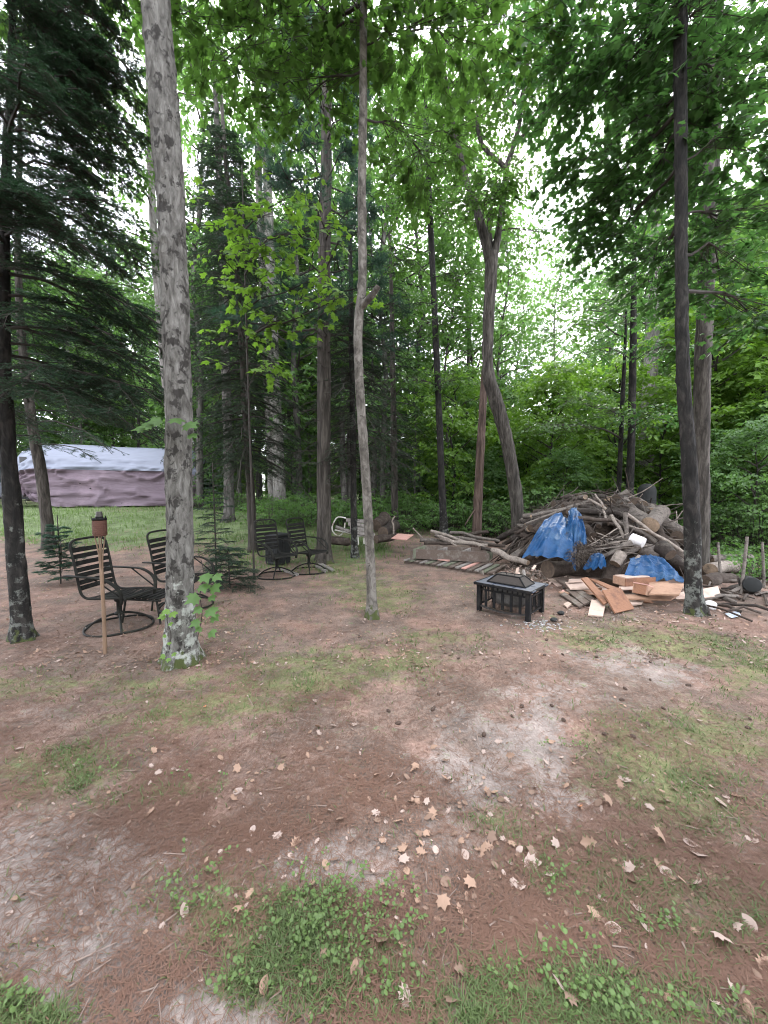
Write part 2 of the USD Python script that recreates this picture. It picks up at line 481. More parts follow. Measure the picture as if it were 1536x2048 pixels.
MOSS = [(1330, 1560, 190, 110, 22, 1), (1420, 1480, 200, 60, 12, .9), (1290, 1790, 190, 80, 25, .9), (1440, 1830, 140, 90, 10, .7), (1020, 1640, 80, 40, 0, .6), (640, 1350, 240, 60, -5, .75), (420, 1420, 280, 60, -5, .7), (100, 1545, 190, 60, -8, .8), (260, 1590, 170, 30, -10, .6),
        (600, 1900, 300, 110, 18, .9), (720, 2010, 330, 70, 6, .9), (1230, 1990, 330, 70, 8, .85), (80, 2030, 130, 40, 0, .7), (740, 1180, 120, 45, 5, .75), (680, 1120, 90, 40, 0, .8), (790, 1330, 90, 30, -10, .9), (870, 1280, 110, 22, 0, .6), (1330, 1290, 240, 45, 8, .9), (1480, 1340, 90, 60, 0, .8),
        (330, 1360, 330, 30, -4, .55), (60, 1370, 130, 40, 0, .6), (960, 1180, 90, 30, 10, .35), (430, 1250, 120, 60, 0, .35), (1000, 1440, 60, 20, 0, .3)]
LAWN = [(150, 1045, 330, 42, 3, 1), (470, 1040, 220, 40, 0, 1), (560, 1085, 110, 45, 10, .9), (690, 1085, 90, 30, 10, .8), (250, 1085, 160, 20, 0, .55), (470, 1100, 100, 30, 10, .6)]


def masks(x, y, z):
    px, py = project(np.stack([x, y, z], -1))
    wob = 150 * vn(x, y, 1.6, 21), 90 * vn(x, y, 2.0, 22)
    px2, py2 = px + wob[0], py + wob[1]
    near = y > 0.4
    sand = patch(px2, py2, SAND) * near
    moss = patch(px2, py2, MOSS) * near
    lawn = patch(px2, py2, LAWN) * near
    far = sstep(9.5, 13, y) * (1 - sstep(0, 4, x)) * (.6 + .8 * vn(x, y, .4, 9))
    return np.clip(sand, 0, 1), np.clip(moss, 0, 1), np.clip(np.maximum(lawn, far), 0, 1)


def grid_lines(dense_lo, dense_hi, step, lo, hi, grow=1.13):
    mid = np.arange(dense_lo, dense_hi + 1e-6, step)
    up, s, v = [], step, dense_hi
    while v < hi:
        s *= grow
        v += s
        up.append(v)
    dn, s, v = [], step, dense_lo
    while v > lo:
        s *= grow
        v -= s
        dn.append(v)
    return np.concatenate([dn[::-1], mid, up])


gx = grid_lines(-4.0, 4.0, .045, -420, 420)
gy = grid_lines(0.6, 6.5, .045, -60, 480)
X, Y = np.meshgrid(gx, gy)
Z = gh(X, Y)
nx, ny = len(gx), len(gy)
ii, jj = np.meshgrid(np.arange(ny - 1), np.arange(nx - 1), indexing='ij')
GF = np.stack([ii * nx + jj, ii * nx + jj + 1, (ii + 1) * nx + jj + 1, (ii + 1) * nx + jj], -1).reshape(-1, 4)
soil_mat = M('forest_floor', {
    'a': ('attribute', {'attribute': 'cover'}), 's': ('separate_xyz', {}), 'g': ('geometry', {}),
    'n1': ('noise_texture', {'scale': 6.5, 'detail': 12.0, 'roughness': .82}),
    'n2': ('noise_texture', {'scale': 55.0, 'detail': 6.0, 'roughness': .75}),
    'n3': ('noise_texture', {'scale': 1.3, 'detail': 5.0, 'roughness': .6}),
    'mpn': ('mapping', {'scale': (1, .35, 1), 'rotation': (0, 0, .5)}),
    'n4': ('noise_texture', {'scale': 90.0, 'detail': 4.0, 'roughness': .8, 'distortion': 1.0}),
    'needle': ('rgb_ramp', {'ramp': [(.28, (.04, .028, .021)), (.43, (.13, .086, .064)), (.56, (.20, .136, .103)), (.72, (.31, .225, .175))]}),
    'red': ('rgb_ramp', {'ramp': [(.3, (.06, .033, .023)), (.47, (.18, .094, .064)), (.70, (.29, .17, .122))]}),
    'redm': ('mix_color', {}), 'redr': ('rgb_ramp', {'ramp': [(.42, (0, 0, 0)), (.62, (1, 1, 1))]}),
    'sand': ('rgb_ramp', {'ramp': [(.3, (.135, .102, .086)), (.5, (.232, .182, .158)), (.7, (.325, .262, .234))]}),
    'moss': ('rgb_ramp', {'ramp': [(.3, (.05, .058, .02)), (.5, (.135, .15, .042)), (.72, (.23, .235, .08))]}),
    'lawn': ('rgb_ramp', {'ramp': [(.3, (.07, .10, .03)), (.5, (.12, .17, .055)), (.72, (.20, .235, .09))]}),
    'sa': ('math', {'math_type': 'multiply_add', 'value2': 1.0, 'value3': -.0}), 
    'm1': ('mix_color', {}), 'm2': ('mix_color', {}), 'm3': ('mix_color', {}),
    'k': ('map_range', {'from_min': .3, 'from_max': .7, 'to_min': -.8, 'to_max': .8}),
    'a1': ('math', {'math_type': 'add'}), 'a2': ('math', {'math_type': 'add'}), 'a3': ('math', {'math_type': 'add'}),
    'r1': ('map_range', {'range_type': 'smoothstep', 'from_min': .30, 'from_max': .80, 'clamp': True}), 'r2': ('map_range', {'range_type': 'smoothstep', 'from_min': .30, 'from_max': .85, 'to_max': .85, 'clamp': True}), 'r3': ('map_range', {'range_type': 'smoothstep', 'from_min': .3, 'from_max': .6, 'clamp': True}),
    'mb': ('mix_float', {'fac': .5}), 'n5': ('noise_texture', {'scale': 2.6, 'detail': 7.0, 'roughness': .7}), 'dv': ('map_range', {'from_min': .32, 'from_max': .68, 'to_min': .55, 'to_max': 1.3}), 'dh': ('hsv', {'hue': .5, 'saturation': .76}), 'b': ('bump', {'strength': 1.0, 'distance': .02}),
    'p': ('principled_bsdf', {'roughness': .92, 'specular_ior_level': .12}),
}, [('a.vector', 's.vector'), ('g.position', 'n1.vector'), ('g.position', 'n2.vector'), ('g.position', 'n3.vector'), ('g.position', 'mpn.vector'), ('mpn.vector', 'n4.vector'),
    ('n2.fac', 'mb.a'), ('n4.fac', 'mb.b'), ('mb.result', 'needle.fac'), ('mb.result', 'red.fac'), ('mb.result', 'sand.fac'), ('mb.result', 'moss.fac'), ('mb.result', 'lawn.fac'),
    ('n3.fac', 'redr.fac'), ('redr.color', 'redm.fac'), ('needle.color', 'redm.a'), ('red.color', 'redm.b'),
    ('n1.fac', 'k.value'), ('s.x', 'a1.value1'), ('k.result', 'a1.value2'), ('s.y', 'a2.value1'), ('k.result', 'a2.value2'), ('s.z', 'a3.value1'), ('k.result', 'a3.value2'),
    ('a1.value', 'r1.value'), ('a2.value', 'r2.value'), ('a3.value', 'r3.value'),
    ('r1.result', 'm1.fac'), ('redm.result', 'm1.a'), ('sand.color', 'm1.b'), ('r2.result', 'm2.fac'), ('m1.result', 'm2.a'), ('moss.color', 'm2.b'), ('r3.result', 'm3.fac'), ('m2.result', 'm3.a'), ('lawn.color', 'm3.b'),
    ('g.position', 'n5.vector'), ('n5.fac', 'dv.value'), ('dv.result', 'dh.value'), ('m3.result', 'dh.color'), ('dh.color', 'p.base_color'), ('mb.result', 'b.height'), ('b.normal', 'p.normal')], 'p.BSDF')
ground = Thing('ground', 'bare forest floor of red pine needles, sand and moss', None, kind='structure')
gpath = ground.part('soil', (np.stack([X, Y, Z], -1).reshape(-1, 3), GF), soil_mat, True)
cover = np.stack(masks(X.ravel(), Y.ravel(), Z.ravel()), -1)
UsdGeom.PrimvarsAPI(stage.GetPrimAtPath(gpath)).CreatePrimvar('cover', Sdf.ValueTypeNames.Vector3fArray, 'vertex').Set(Vt.Vec3fArray.FromNumpy(cover.astype(np.float32)))


def scatter(n, ymin=.75, ymax=9.0, xr=1.15, p=1.0):
    """points on the ground, denser near the viewer"""
    u = rng.random(n)
    y = 1 / (1 / ymin + u ** p * (1 / ymax - 1 / ymin))
    x = (rng.random(n) * 2 - 1) * y * xr
    return x, y, gh(x, y)


def blades(x, y, z, L, w, lean, mat_name, mat, label, cat):
    n = len(x)
    a = rng.uniform(0, 2 * math.pi, n)
    k = rng.uniform(.2, 1, n) * lean
    D = np.stack([np.cos(a) * k, np.sin(a) * k, np.ones(n)], -1)
    D = unit(D)
    S = np.stack([-np.sin(a), np.cos(a), np.zeros(n)], -1)
    P = np.stack([x, y, z - .004], -1)
    L, w = np.asarray(L)[:, None], np.asarray(w)[:, None]
    mid = P + D * L * .55
    tip = mid + unit(D * [1.8, 1.8, .55]) * L * .5
    V = np.stack([P - S * w, P + S * w, mid - S * w * .8, mid + S * w * .8, tip], 1)
    F = np.array([[0, 1, 3], [0, 3, 2], [2, 3, 4]])[None] + (np.arange(n) * 5)[:, None, None]
    single(mat_name, label, cat, (V.reshape(-1, 3), F.reshape(-1, 3)), mat, kind='stuff')


# short grass in the mossy places, tufts of it
x, y, z = scatter(330000, .8, 9.5)
s_, m_, l_ = masks(x, y, z)
tuft = sstep(.02, .20, vn(x, y, 3.1, 41)) * .9 + .12
keep = rng.random(len(x)) < np.clip(m_ * 1.7 - s_ * .25, 0.02, 1) * tuft
x, y, z = x[keep], y[keep], z[keep]
blades(x, y, z, rng.uniform(.014, .062, len(x)) * (.8 + y * .05), rng.uniform(.0009, .0019, len(x)) * (1 + y * .35), 1.5, 'grass', GRASS, 'thin short green grass growing over the mossy patches', 'grass')
# brighter lawn further back
x, y, z = scatter(90000, 6.3, 19, 1.1, .75)
s_, m_, l_ = masks(x, y, z)
keep = rng.random(len(x)) < np.clip(l_, 0, 1) * (.3 + sstep(-.1, .15, vn(x, y, 1.4, 42)))
x, y, z = x[keep], y[keep], z[keep]
blades(x, y, z, rng.uniform(.06, .17, len(x)), np.full(len(x), .006), .9, 'lawn_grass', GRASS_BRIGHT, 'bright green unmown grass behind the chairs up to the covered trailer', 'grass')
# fallen pine needles
x, y, z = scatter(190000, .8, 8.5)
s_, m_, l_ = masks(x, y, z)
clump = sstep(-.16, .14, vn(x, y, 2.6, 43))
keep = rng.random(len(x)) < np.clip(1 - .80 * s_ - .55 * m_, .1, 1) * (.2 + .8 * clump)
x, y, z = x[keep], y[keep], z[keep]
n = len(x)
a = rng.uniform(0, math.pi, n)
D = np.stack([np.cos(a), np.sin(a), rng.normal(.0, .12, n)], -1)
W = np.stack([-np.sin(a), np.cos(a), np.zeros(n)], -1) * (.0009 * (1 + y * .4))[:, None]
L = rng.uniform(.03, .10, n)[:, None]
P = np.stack([x, y, z + rng.uniform(.004, .012, n)], -1)
V = np.stack([P - D * L / 2 - W, P - D * L / 2 + W, P + D * L / 2 + [0, 0, .002]], 1)
ground.part('pine_needles', (V.reshape(-1, 3), np.arange(3 * n).reshape(-1, 3)), STRAW, kind='stuff')
# broad-leaved weeds
x, y, z = scatter(60000, .75, 3.4)
px, py = project(np.stack([x, y, z], -1))
wm = patch(px + 60 * vn(x, y, 3, 51), py + 40 * vn(x, y, 3, 52), [(640, 1850, 230, 85, 18, 1), (720, 1790, 90, 40, 0, 1), (420, 1800, 110, 30, 0, .7), (800, 1990, 130, 70, 0, .6), (560, 1960, 120, 60, 0, .5), (850, 1850, 80, 60, 0, .5), (1150, 1900, 60, 30, 0, .4), (1090, 1770, 40, 25, 0, .8), (1330, 1850, 50, 20, 0, .8), (1200, 1995, 240, 50, 5, .45),
     (300, 1545, 120, 25, 0, .45), (50, 2010, 80, 30, 0, .5), (1110, 1490, 60, 25, 0, .7), (560, 1420, 60, 20, 0, .3), (420, 1310, 50, 25, 0, .8)])
keep = rng.random(len(x)) < wm * .17 * sstep(-.22, .12, vn(x, y, 5, 61))
x, y, z = x[keep], y[keep], z[keep]
n = len(x)
P, Dd, Nn, Ss = [], [], [], []
for k in range(5):
    a = rng.uniform(0, 2 * math.pi, n)
    Dd.append(np.stack([np.cos(a), np.sin(a), rng.uniform(.1, .9, n)], -1))
    Nn.append(np.stack([rng.normal(0, .4, n), rng.normal(0, .4, n), np.ones(n)], -1))
    P.append(np.stack([x + rng.normal(0, .012, n), y + rng.normal(0, .012, n), z + rng.uniform(.008, .05, n)], -1))
    Ss.append(rng.uniform(.005, .019, n))
ROUND = (np.array([[0, 0, 0], [-.40, .32, .1], [-.34, .75, .06], [0, 1, -.05], [.34, .75, .06], [.40, .32, .1]]), np.array([[0, 5, 1], [1, 5, 4], [1, 4, 2], [2, 4, 3]]))
single('weeds', 'low patch of leafy green weeds in the near sandy clearing', 'weeds', leaf_mesh(np.vstack(P), np.vstack(Dd), np.vstack(Nn), np.concatenate(Ss), ROUND), L_WEED, kind='stuff')

# dead leaves
def oak_outline():
    pts = [(0, 0), (.04, .02), (.10, .14), (.26, .20), (.14, .30), (.18, .36), (.38, .48), (.20, .54), (.22, .60), (.34, .76), (.16, .78), (.10, .90), (0, 1.0)]
    r = np.array(pts)
    return np.vstack([r, r[1:-1][::-1] * [-1, 1]])


def leaf_shape(outline, curl, seed):
    q = np.random.default_rng(seed)
    c = np.column_stack([np.zeros(4), np.linspace(.15, .85, 4)])
    import scipy.spatial as ss
    V = np.vstack([outline, c])
    T = ss.Delaunay(V).simplices
    poly = Polygon(outline)
    from shapely.geometry import Point
    T = np.array([t for t in T if poly.buffer(.004).contains(Point(V[t].mean(0)))])
    z = curl * (V[:, 0] ** 2 * 1.6 + (V[:, 1] - .5) ** 2 * .8) + q.normal(0, .010, len(V))
    V3 = np.column_stack([V, z])
    n = np.cross(V3[T[:, 1]] - V3[T[:, 0]], V3[T[:, 2]] - V3[T[:, 0]])
    T[n[:, 2] < 0] = T[n[:, 2] < 0][:, ::-1]
    return V3 - [0, .5, 0], T


oval = np.array([(0, 0), (.2, .12), (.32, .35), (.3, .6), (.17, .85), (0, 1)])
oval = np.vstack([oval, oval[1:-1][::-1] * [-1, 1]])
mo = MAPLE[0][1:, :2]
SHAPES = [leaf_shape(o, c, i) for i, (o, c) in enumerate([(oak_outline(), .35), (oak_outline(), -.3), (oak_outline(), .7), (mo, .35), (mo, -.25), (oval, .6), (oval, -.3)])]
LEAFY = [(1240, 1600, 300, 170, 20), (1200, 1720, 330, 130, 10), (680, 1600, 220, 170, 0), (960, 1580, 190, 90, 15), (900, 1700, 200, 90, 0)]


def place_leaf(px, py, size, k, m, big=False):
    P = ground_at(px, py)
    v, f = SHAPES[k]
    v, f = xf((v * size * .56, f), rx=rng.normal(0, .35), ry=rng.normal(0, .35), rz=rng.uniform(0, 6.28))
    v = v + P
    lift = (gh(v[:, 0], v[:, 1]) + .004 - v[:, 2]).max()
    v[:, 2] += lift + .001
    return v, f


spots = []
named = [(300, 1630, .10, 0, 0), (476, 1585, .09, 5, 1), (470, 1600, .08, 3, 0), (505, 1665, .07, 5, 1), (555, 1678, .075, 3, 1), (590, 1690, .10, 2, 0), (625, 1775, .07, 5, 0), (368, 1830, .085, 5, 1), (825, 1545, .11, 1, 0), (850, 1610, .08, 4, 1), (865, 1635, .12, 0, 0), (1020, 1520, .10, 0, 0),
         (965, 1710, .11, 1, 0), (890, 1770, .10, 5, 2), (1065, 1735, .12, 3, 1), (1060, 1710, .10, 4, 2), (1110, 1695, .09, 4, 1), (1175, 1695, .13, 2, 0), (1250, 1565, .11, 3, 1), (1240, 1575, .10, 0, 0), (1220, 1615, .11, 4, 0), (1160, 1618, .075, 2, 3), (1255, 1745, .11, 3, 1), (1190, 1835, .11, 1, 0),
         (1225, 1865, .10, 5, 1), (1395, 1780, .12, 2, 1), (1320, 1680, .12, 4, 0), (1400, 1715, .11, 3, 1), (1380, 1690, .10, 5, 1), (1440, 1610, .12, 5, 1), (1470, 1595, .10, 2, 0), (1500, 1855, .10, 5, 1), (1450, 1895, .12, 4, 1), (1525, 1935, .11, 2, 0), (920, 1825, .09, 0, 0), (835, 1805, .07, 2, 0), (360, 1545, .09, 5, 1), (40, 1500, .09, 5, 1),
         (640, 1470, .085, 3, 1), (620, 1468, .07, 1, 0), (795, 1390, .06, 5, 1), (805, 1895, .06, 0, 0), (560, 1890, .07, 5, 1), (295, 1325, .10, 2, 0), (312, 1340, .07, 1, 2), (410, 1416, .055, 5, 3), (265, 1345, .05, 5, 1), (770, 1820, .08, 0, 2), (500, 1795, .08, 1, 0)]
for a in named:
    spots.append(a)
while len(spots) < 300:
    if rng.random() < .62:
        c = LEAFY[rng.integers(len(LEAFY))]
        px, py = c[0] + rng.normal(0, c[2] * .55), c[1] + rng.normal(0, c[3] * .6)
    else:
        px, py = rng.uniform(0, 1536), rng.uniform(1330, 2040)
    if 0 < px < 1536 and 1300 < py < 2046 and not (px < 330 and py > 1690 and rng.random() < .8):
        spots.append((px, py, rng.uniform(.045, .10) if rng.random() < .7 else rng.uniform(.02, .05), rng.integers(len(SHAPES)), rng.choice([0, 0, 1, 1, 2, 2, 2])))
for px, py, s, k, m in spots:
    ground.part('fallen_leaf', place_leaf(px, py, s, k, 0), LEAFLIT[m], True)
lit = [[], [], []]
for _ in range(1500):
    py = 1130 + 760 * rng.random() ** 1.3
    px = rng.uniform(0, 1536)
    if 1180 < py:
        lit[rng.choice([0, 1, 2, 2])].append(place_leaf(px, py, rng.uniform(.012, .05), rng.integers(len(SHAPES)), 0))
for m, l in enumerate(lit):
    ground.part('leaf_crumbs', join(l), LEAFLIT[m], kind='stuff')
SCRAP = (np.array([[0, 0, 0], [-.30, .25, .12], [-.12, .6, -.05], [.05, 1, .1], [.22, .55, 0], [.16, .2, .08]]), np.array([[0, 5, 1], [1, 5, 2], [5, 4, 2], [2, 4, 3]]))
# flecks of bark, leaf scraps and cone scales all over the near ground
for m, (cnt, lo_, hi_) in enumerate([(4200, .004, .016), (2400, .003, .012), (7000, .005, .02)]):
    x, y, z = scatter(cnt * 2, .8, 7.5)
    s_, m_, l_ = masks(x, y, z)
    keep = rng.random(len(x)) < (.25 + .75 * sstep(-.12, .12, vn(x, y, 2.2, 71 + m))) * (1 - .8 * s_) * (1 - .3 * m_)
    x, y, z = x[keep], y[keep], z[keep]
    n = len(x)
    a = rng.uniform(0, 6.28, n)
    ground.part('leaf_crumbs', leaf_mesh(np.stack([x, y, z + .005], -1), np.stack([np.cos(a), np.sin(a), rng.normal(0, .25, n)], -1), np.stack([rng.normal(0, .3, n), rng.normal(0, .3, n), np.ones(n)], -1), lo_ + (hi_ - lo_) * rng.random(n) ** 2.2 * (1 + y * .12), SCRAP), LEAFLIT[m], kind='stuff')
for m, cnt in ((2, 5200), (0, 2600), (1, 900)):
    x, y, z = scatter(cnt, 3.2, 9.5, 1.1, .8)
    s_, m_, l_ = masks(x, y, z)
    keep = rng.random(len(x)) < (.2 + .8 * sstep(-.12, .12, vn(x, y, 1.4, 81 + m))) * (1 - .7 * l_)
    x, y, z = x[keep], y[keep], z[keep]
    n = len(x)
    a = rng.uniform(0, 6.28, n)
    ground.part('leaf_crumbs', leaf_mesh(np.stack([x, y, z + .008], -1), np.stack([np.cos(a), np.sin(a), rng.normal(0, .3, n)], -1), np.stack([rng.normal(0, .4, n), rng.normal(0, .4, n), np.ones(n)], -1), rng.uniform(.015, .06, n), SCRAP), LEAFLIT[m], kind='stuff')
# twigs and cones
x, y, z = scatter(300, .9, 6.5)
a = rng.uniform(0, 6.28, len(x))
L = rng.uniform(.03, .13, len(x))
d = np.stack([np.cos(a) * L, np.sin(a) * L, rng.normal(0, .01, len(x))], -1)
P = np.stack([x, y, z + .008], -1)
ground.part('fallen_twigs', thin_sticks(P - d / 2, P + d / 2, rng.uniform(.0015, .004, len(x))), plain('twig_grey', (.16, .12, .10), .9), kind='stuff')
cones = []
for _ in range(34):
    px, py = rng.uniform(700, 1536), rng.uniform(1250, 1480)
    P = ground_at(px, py)
    s = trimesh.creation.icosphere(1, 1.0)
    cones.append(xf((s.vertices * [.012, .012, .02] * rng.uniform(.6, 1.2), s.faces), rx=1.4, rz=rng.uniform(0, 6), t=P + [0, 0, .012]))
ground.part('pine_cones', join(cones), plain('cone_brown', (.045, .028, .02), .8), kind='stuff')
# ------------------------------------------------------------------ trees
DENS = 2.2
def trunk_pts(px, Y, top_h=None, base_px=None):
    """px: (px, py, width in pixels) from the ground up, all at the distance Y; goes on above the picture to the height top_h"""
    P = np.array([at(a, b, Y) for a, b, _ in px])
    R = np.array([.92 * w / 2 * Y / FPX / math.sqrt(1 + ((a - 768) / FPX) ** 2) for a, _, w in px])
    P[0, 2] = gh(P[0, 0], P[0, 1]) - .06
    if top_h and P[-1, 2] < top_h:
        d = P[-1] - P[-2]
        d = d / d[2]
        k = 3
        for i in range(1, k + 1):
            h = P[len(px) - 1, 2] + (top_h - P[len(px) - 1, 2]) * i / k
            P = np.vstack([P, P[len(px) - 1] + d * (h - P[len(px) - 1, 2]) * .6 + [0, 0, 0]])
            P[-1, 2] = h
            R = np.append(R, R[len(px) - 1] * (1 - .75 * i / k))
    return P, R


def trunk_mesh(P, R, n=14, m=60, flare=.35, rough=.012, seed=0, knobs=0, vs=1.0):
    C = spline(P, m)
    u = np.linspace(0, 1, m)
    s = np.linspace(0, 1, len(P))
    rr = np.interp(u, s, R)
    hgt = C[:, 2] - C[0, 2]
    rr = rr * (1 + flare * np.exp(-hgt / .16))
    V, F = tube(C, rr, n)
    W = V[:-2].reshape(m, n, 3)
    cen = C[:, None]
    d = unit(W - cen)
    q = meshkit.fbm(np.stack([d[..., 0] * 1.7 + seed, d[..., 1] * 1.7, W[..., 2] * 2.2 * vs], -1), 3, seed) - .5
    q2 = meshkit.fbm(np.stack([d[..., 0] * 6 + seed, d[..., 1] * 6, W[..., 2] * 9 * vs], -1), 2, seed + 5) - .5
    ang = np.arctan2(d[..., 1], d[..., 0])
    lobes = .5 + .5 * np.cos(ang * 5 + seed)
    foot = np.exp(-hgt / .12)[:, None] * lobes * rr[:, None] * .5 * (flare > 0)
    off = q * rr[:, None] * .30 + q2 * rough * 1.6 + foot
    kr = np.random.default_rng(seed + 77)
    for _ in range(knobs):
        zc, ac = kr.uniform(.3, 1) * hgt.max(), kr.uniform(0, 6.28)
        dd = (np.angle(np.exp(1j * (ang - ac))) * rr[:, None] / .035) ** 2 + ((hgt[:, None] - zc) / .03) ** 2
        off = off + .014 * np.exp(-dd)
    V[:-2] = (W + d * off[..., None]).reshape(-1, 3)
    return V, F


def on_trunk(P, R, z):
    zz = P[:, 2]
    return np.array([np.interp(z, zz, P[:, k]) for k in range(3)]), float(np.interp(z, zz, R))


def limb(a, b, r0, r1, sag=.15, n=9, m=7, jit=.05, g=None):
    a, b = np.asarray(a, float), np.asarray(b, float)
    L = np.linalg.norm(b - a)
    mid = (a + b) / 2 + [0, 0, sag * L]
    g = g or rng
    q = [a, a * .55 + mid * .45 + g.normal(0, jit * L * .4, 3), mid + g.normal(0, jit * L, 3), b]
    C = spline(q, m)
    return tube(C, np.linspace(r0, r1, m), n), C


def broadleaf(name, label, px, Y, barkm, leafm, clumps, size, shape=RH, cat='tree', top_h=None, group=None, twiggy=True, n=14, m=60, flare=.35, rough=.01, limbs=(), per=8, knobs=0, droop=.25, extra=None, seed=0, vs=1.0, thin=1.0):
    """clumps: (px, py, Y, rx px, rz px, twigs); limbs: lists of (px, py, Y, w px)"""
    P, R = trunk_pts(px, Y, top_h)
    t = Thing(name, label, cat, P[0] + [0, 0, .06], group)
    t.part('trunk', trunk_mesh(P, R, n, m, flare, rough, seed, knobs, vs), barkm, True)
    limb_nodes = [(np.interp(np.linspace(0, 1, 40), np.linspace(0, 1, len(P)), P[:, 0]), 0)]
    nodes = [spline(P, 60)]
    for l in limbs:
        Q = np.array([at(a, b, d) for a, b, d, w in l])
        rr = np.array([w / 2 * d / FPX for a, b, d, w in l])
        C = spline(Q, 26)
        r2 = np.interp(np.linspace(0, 1, 26), np.linspace(0, 1, len(Q)), rr)
        V, F = tube(C, r2, 10)
        V = V + (meshkit.fbm(V * 9, 2, 4)[:, None] - .5) * .02
        t.part('limb', (V, F), barkm, True)
        nodes.append(C)
    N0 = np.vstack(nodes)
    if extra is None:
        clumps = [tuple(c[:-1]) + (int(c[-1] * thin * (DENS if len(c) == 6 else 1)),) for c in clumps]
    leafs, tw = [], []
    for ci, c in enumerate(clumps):
        if len(c) == 6:
            cx, cy, d, rx, rz, k = c
            cen = at(cx, cy, d)
            rad = np.array([rx * d / FPX, rx * d / FPX * .9, rz * d / FPX])
        else:
            cen, rad, k = c
            cen, rad = np.array(cen, float), np.array(rad, float)
        Pl, D, Nn, S, o, e = sprays(rng, cen, rad, k, per, size, droop)
        leafs.append(leaf_mesh(Pl, D, Nn, S, shape))
        if twiggy:
            tw.append(thin_sticks(o, e, .0035 + .0003 * d if len(c) == 6 else .005))
            # limb to the clump and branchlets to the twigs
            cost = np.linalg.norm(N0 - cen, axis=1) + .9 * np.maximum(0, N0[:, 2] - cen[2] + .15) + .6 * np.maximum(0, np.abs(cen[2] - N0[:, 2]) - 1.4 * np.linalg.norm(N0[:, :2] - cen[:2], axis=1) - .3)
            a = N0[np.argmin(cost)]
            L = np.linalg.norm(cen - a)
            mesh, C = limb(a, cen, min(.011 * L + .004, .05), .005, .10, 6, 8)
            tw.append(mesh)
            kk = min(k, 26)
            sel = rng.choice(k, kk, replace=False)
            ai = C[rng.integers(3, len(C), kk)]
            tw.append(thin_sticks(ai, o[sel], .0045))
    if extra:
        leafs.append(extra)
    if tw:
        t.part('branches', join(tw), B_TWIG, kind='stuff')
    if leafs:
        t.part('crown', join(leafs), leafm)
    return t, P, R


def branch_needles(g, a, az, L, rise, droop, ntw, twl, nl, nw, dens, wood, ndl, r0=.02, bare=.12, tw_ang=.95, sparse=0.0, curl=0.0):
    """one conifer branch with its flat spray of twigs and needles"""
    t = np.linspace(0, 1, 7)
    az_t = az + curl * t
    out = np.stack([np.cos(az_t), np.sin(az_t)], -1)
    C = np.column_stack([a[0] + np.cumsum(np.r_[0, np.diff(t)] * out[:, 0]) * L, a[1] + np.cumsum(np.r_[0, np.diff(t)] * out[:, 1]) * L, a[2] + L * (rise * t - droop * t ** 2)])
    C[1:] += g.normal(0, .02 * L, (6, 3)) * .6
    wood.append(tube(C, np.linspace(r0, r0 * .25, 7), 5))
    tt = np.sort(g.uniform(bare, 1.0, ntw))
    o = np.stack([np.interp(tt, t, C[:, k]) for k in range(3)], -1)
    tan = unit(np.stack([np.interp(tt, t, np.gradient(C[:, k])) for k in range(3)], -1))
    lat = unit(np.cross(tan, [0, 0, 1.0]))
    side = np.where(np.arange(ntw) % 2, 1, -1)[:, None]
    ca = g.normal(tw_ang, .16, ntw)[:, None]
    td = unit(tan * np.cos(ca) + lat * side * np.sin(ca) + np.array([0, 0, -.22]) + g.normal(0, .12, (ntw, 3)))
    tl = twl * L * (1.12 - tt) * g.uniform(.65, 1.15, ntw) + .05
    keep = g.random(ntw) >= sparse
    e = o + td * tl[:, None] + np.array([0, 0, -.12]) * (tl ** 2)[:, None]
    wood.append(thin_sticks(o, e, .0025 + .0012 * L))
    o, e, td, tl = o[keep], e[keep], td[keep], tl[keep]
    if len(o) == 0:
        return C
    k = np.maximum((tl * dens).astype(int), 2)
    i = np.repeat(np.arange(len(o)), k)
    u = g.random(len(i))
    P = o[i] * (1 - u[:, None]) + e[i] * u[:, None]
    # second order twiglets: offset sideways
    l2 = unit(np.cross(td, [0, 0, 1.0]))[i]
    sd = g.normal(0, .16, len(i)) * tl[i] * (1.1 - u)
    P = P + l2 * sd[:, None] + td[i] * np.abs(sd)[:, None] * .7
    sgn = np.where(g.random(len(i)) < .5, 1, -1)[:, None]
    D = unit(td[i] * .75 + l2 * sgn * .75 + np.array([0, 0, .15]) + g.normal(0, .25, P.shape))
    W = unit(np.cross(D, g.normal(0, .6, P.shape) + [0, 0, 1.0])) * nw / 2
    l = nl * g.uniform(.7, 1.25, len(i))[:, None]
    V = np.stack([P - W, P + W, P + D * l], 1)
    ndl.append((V.reshape(-1, 3), np.arange(3 * len(P)).reshape(-1, 3)))
    return C


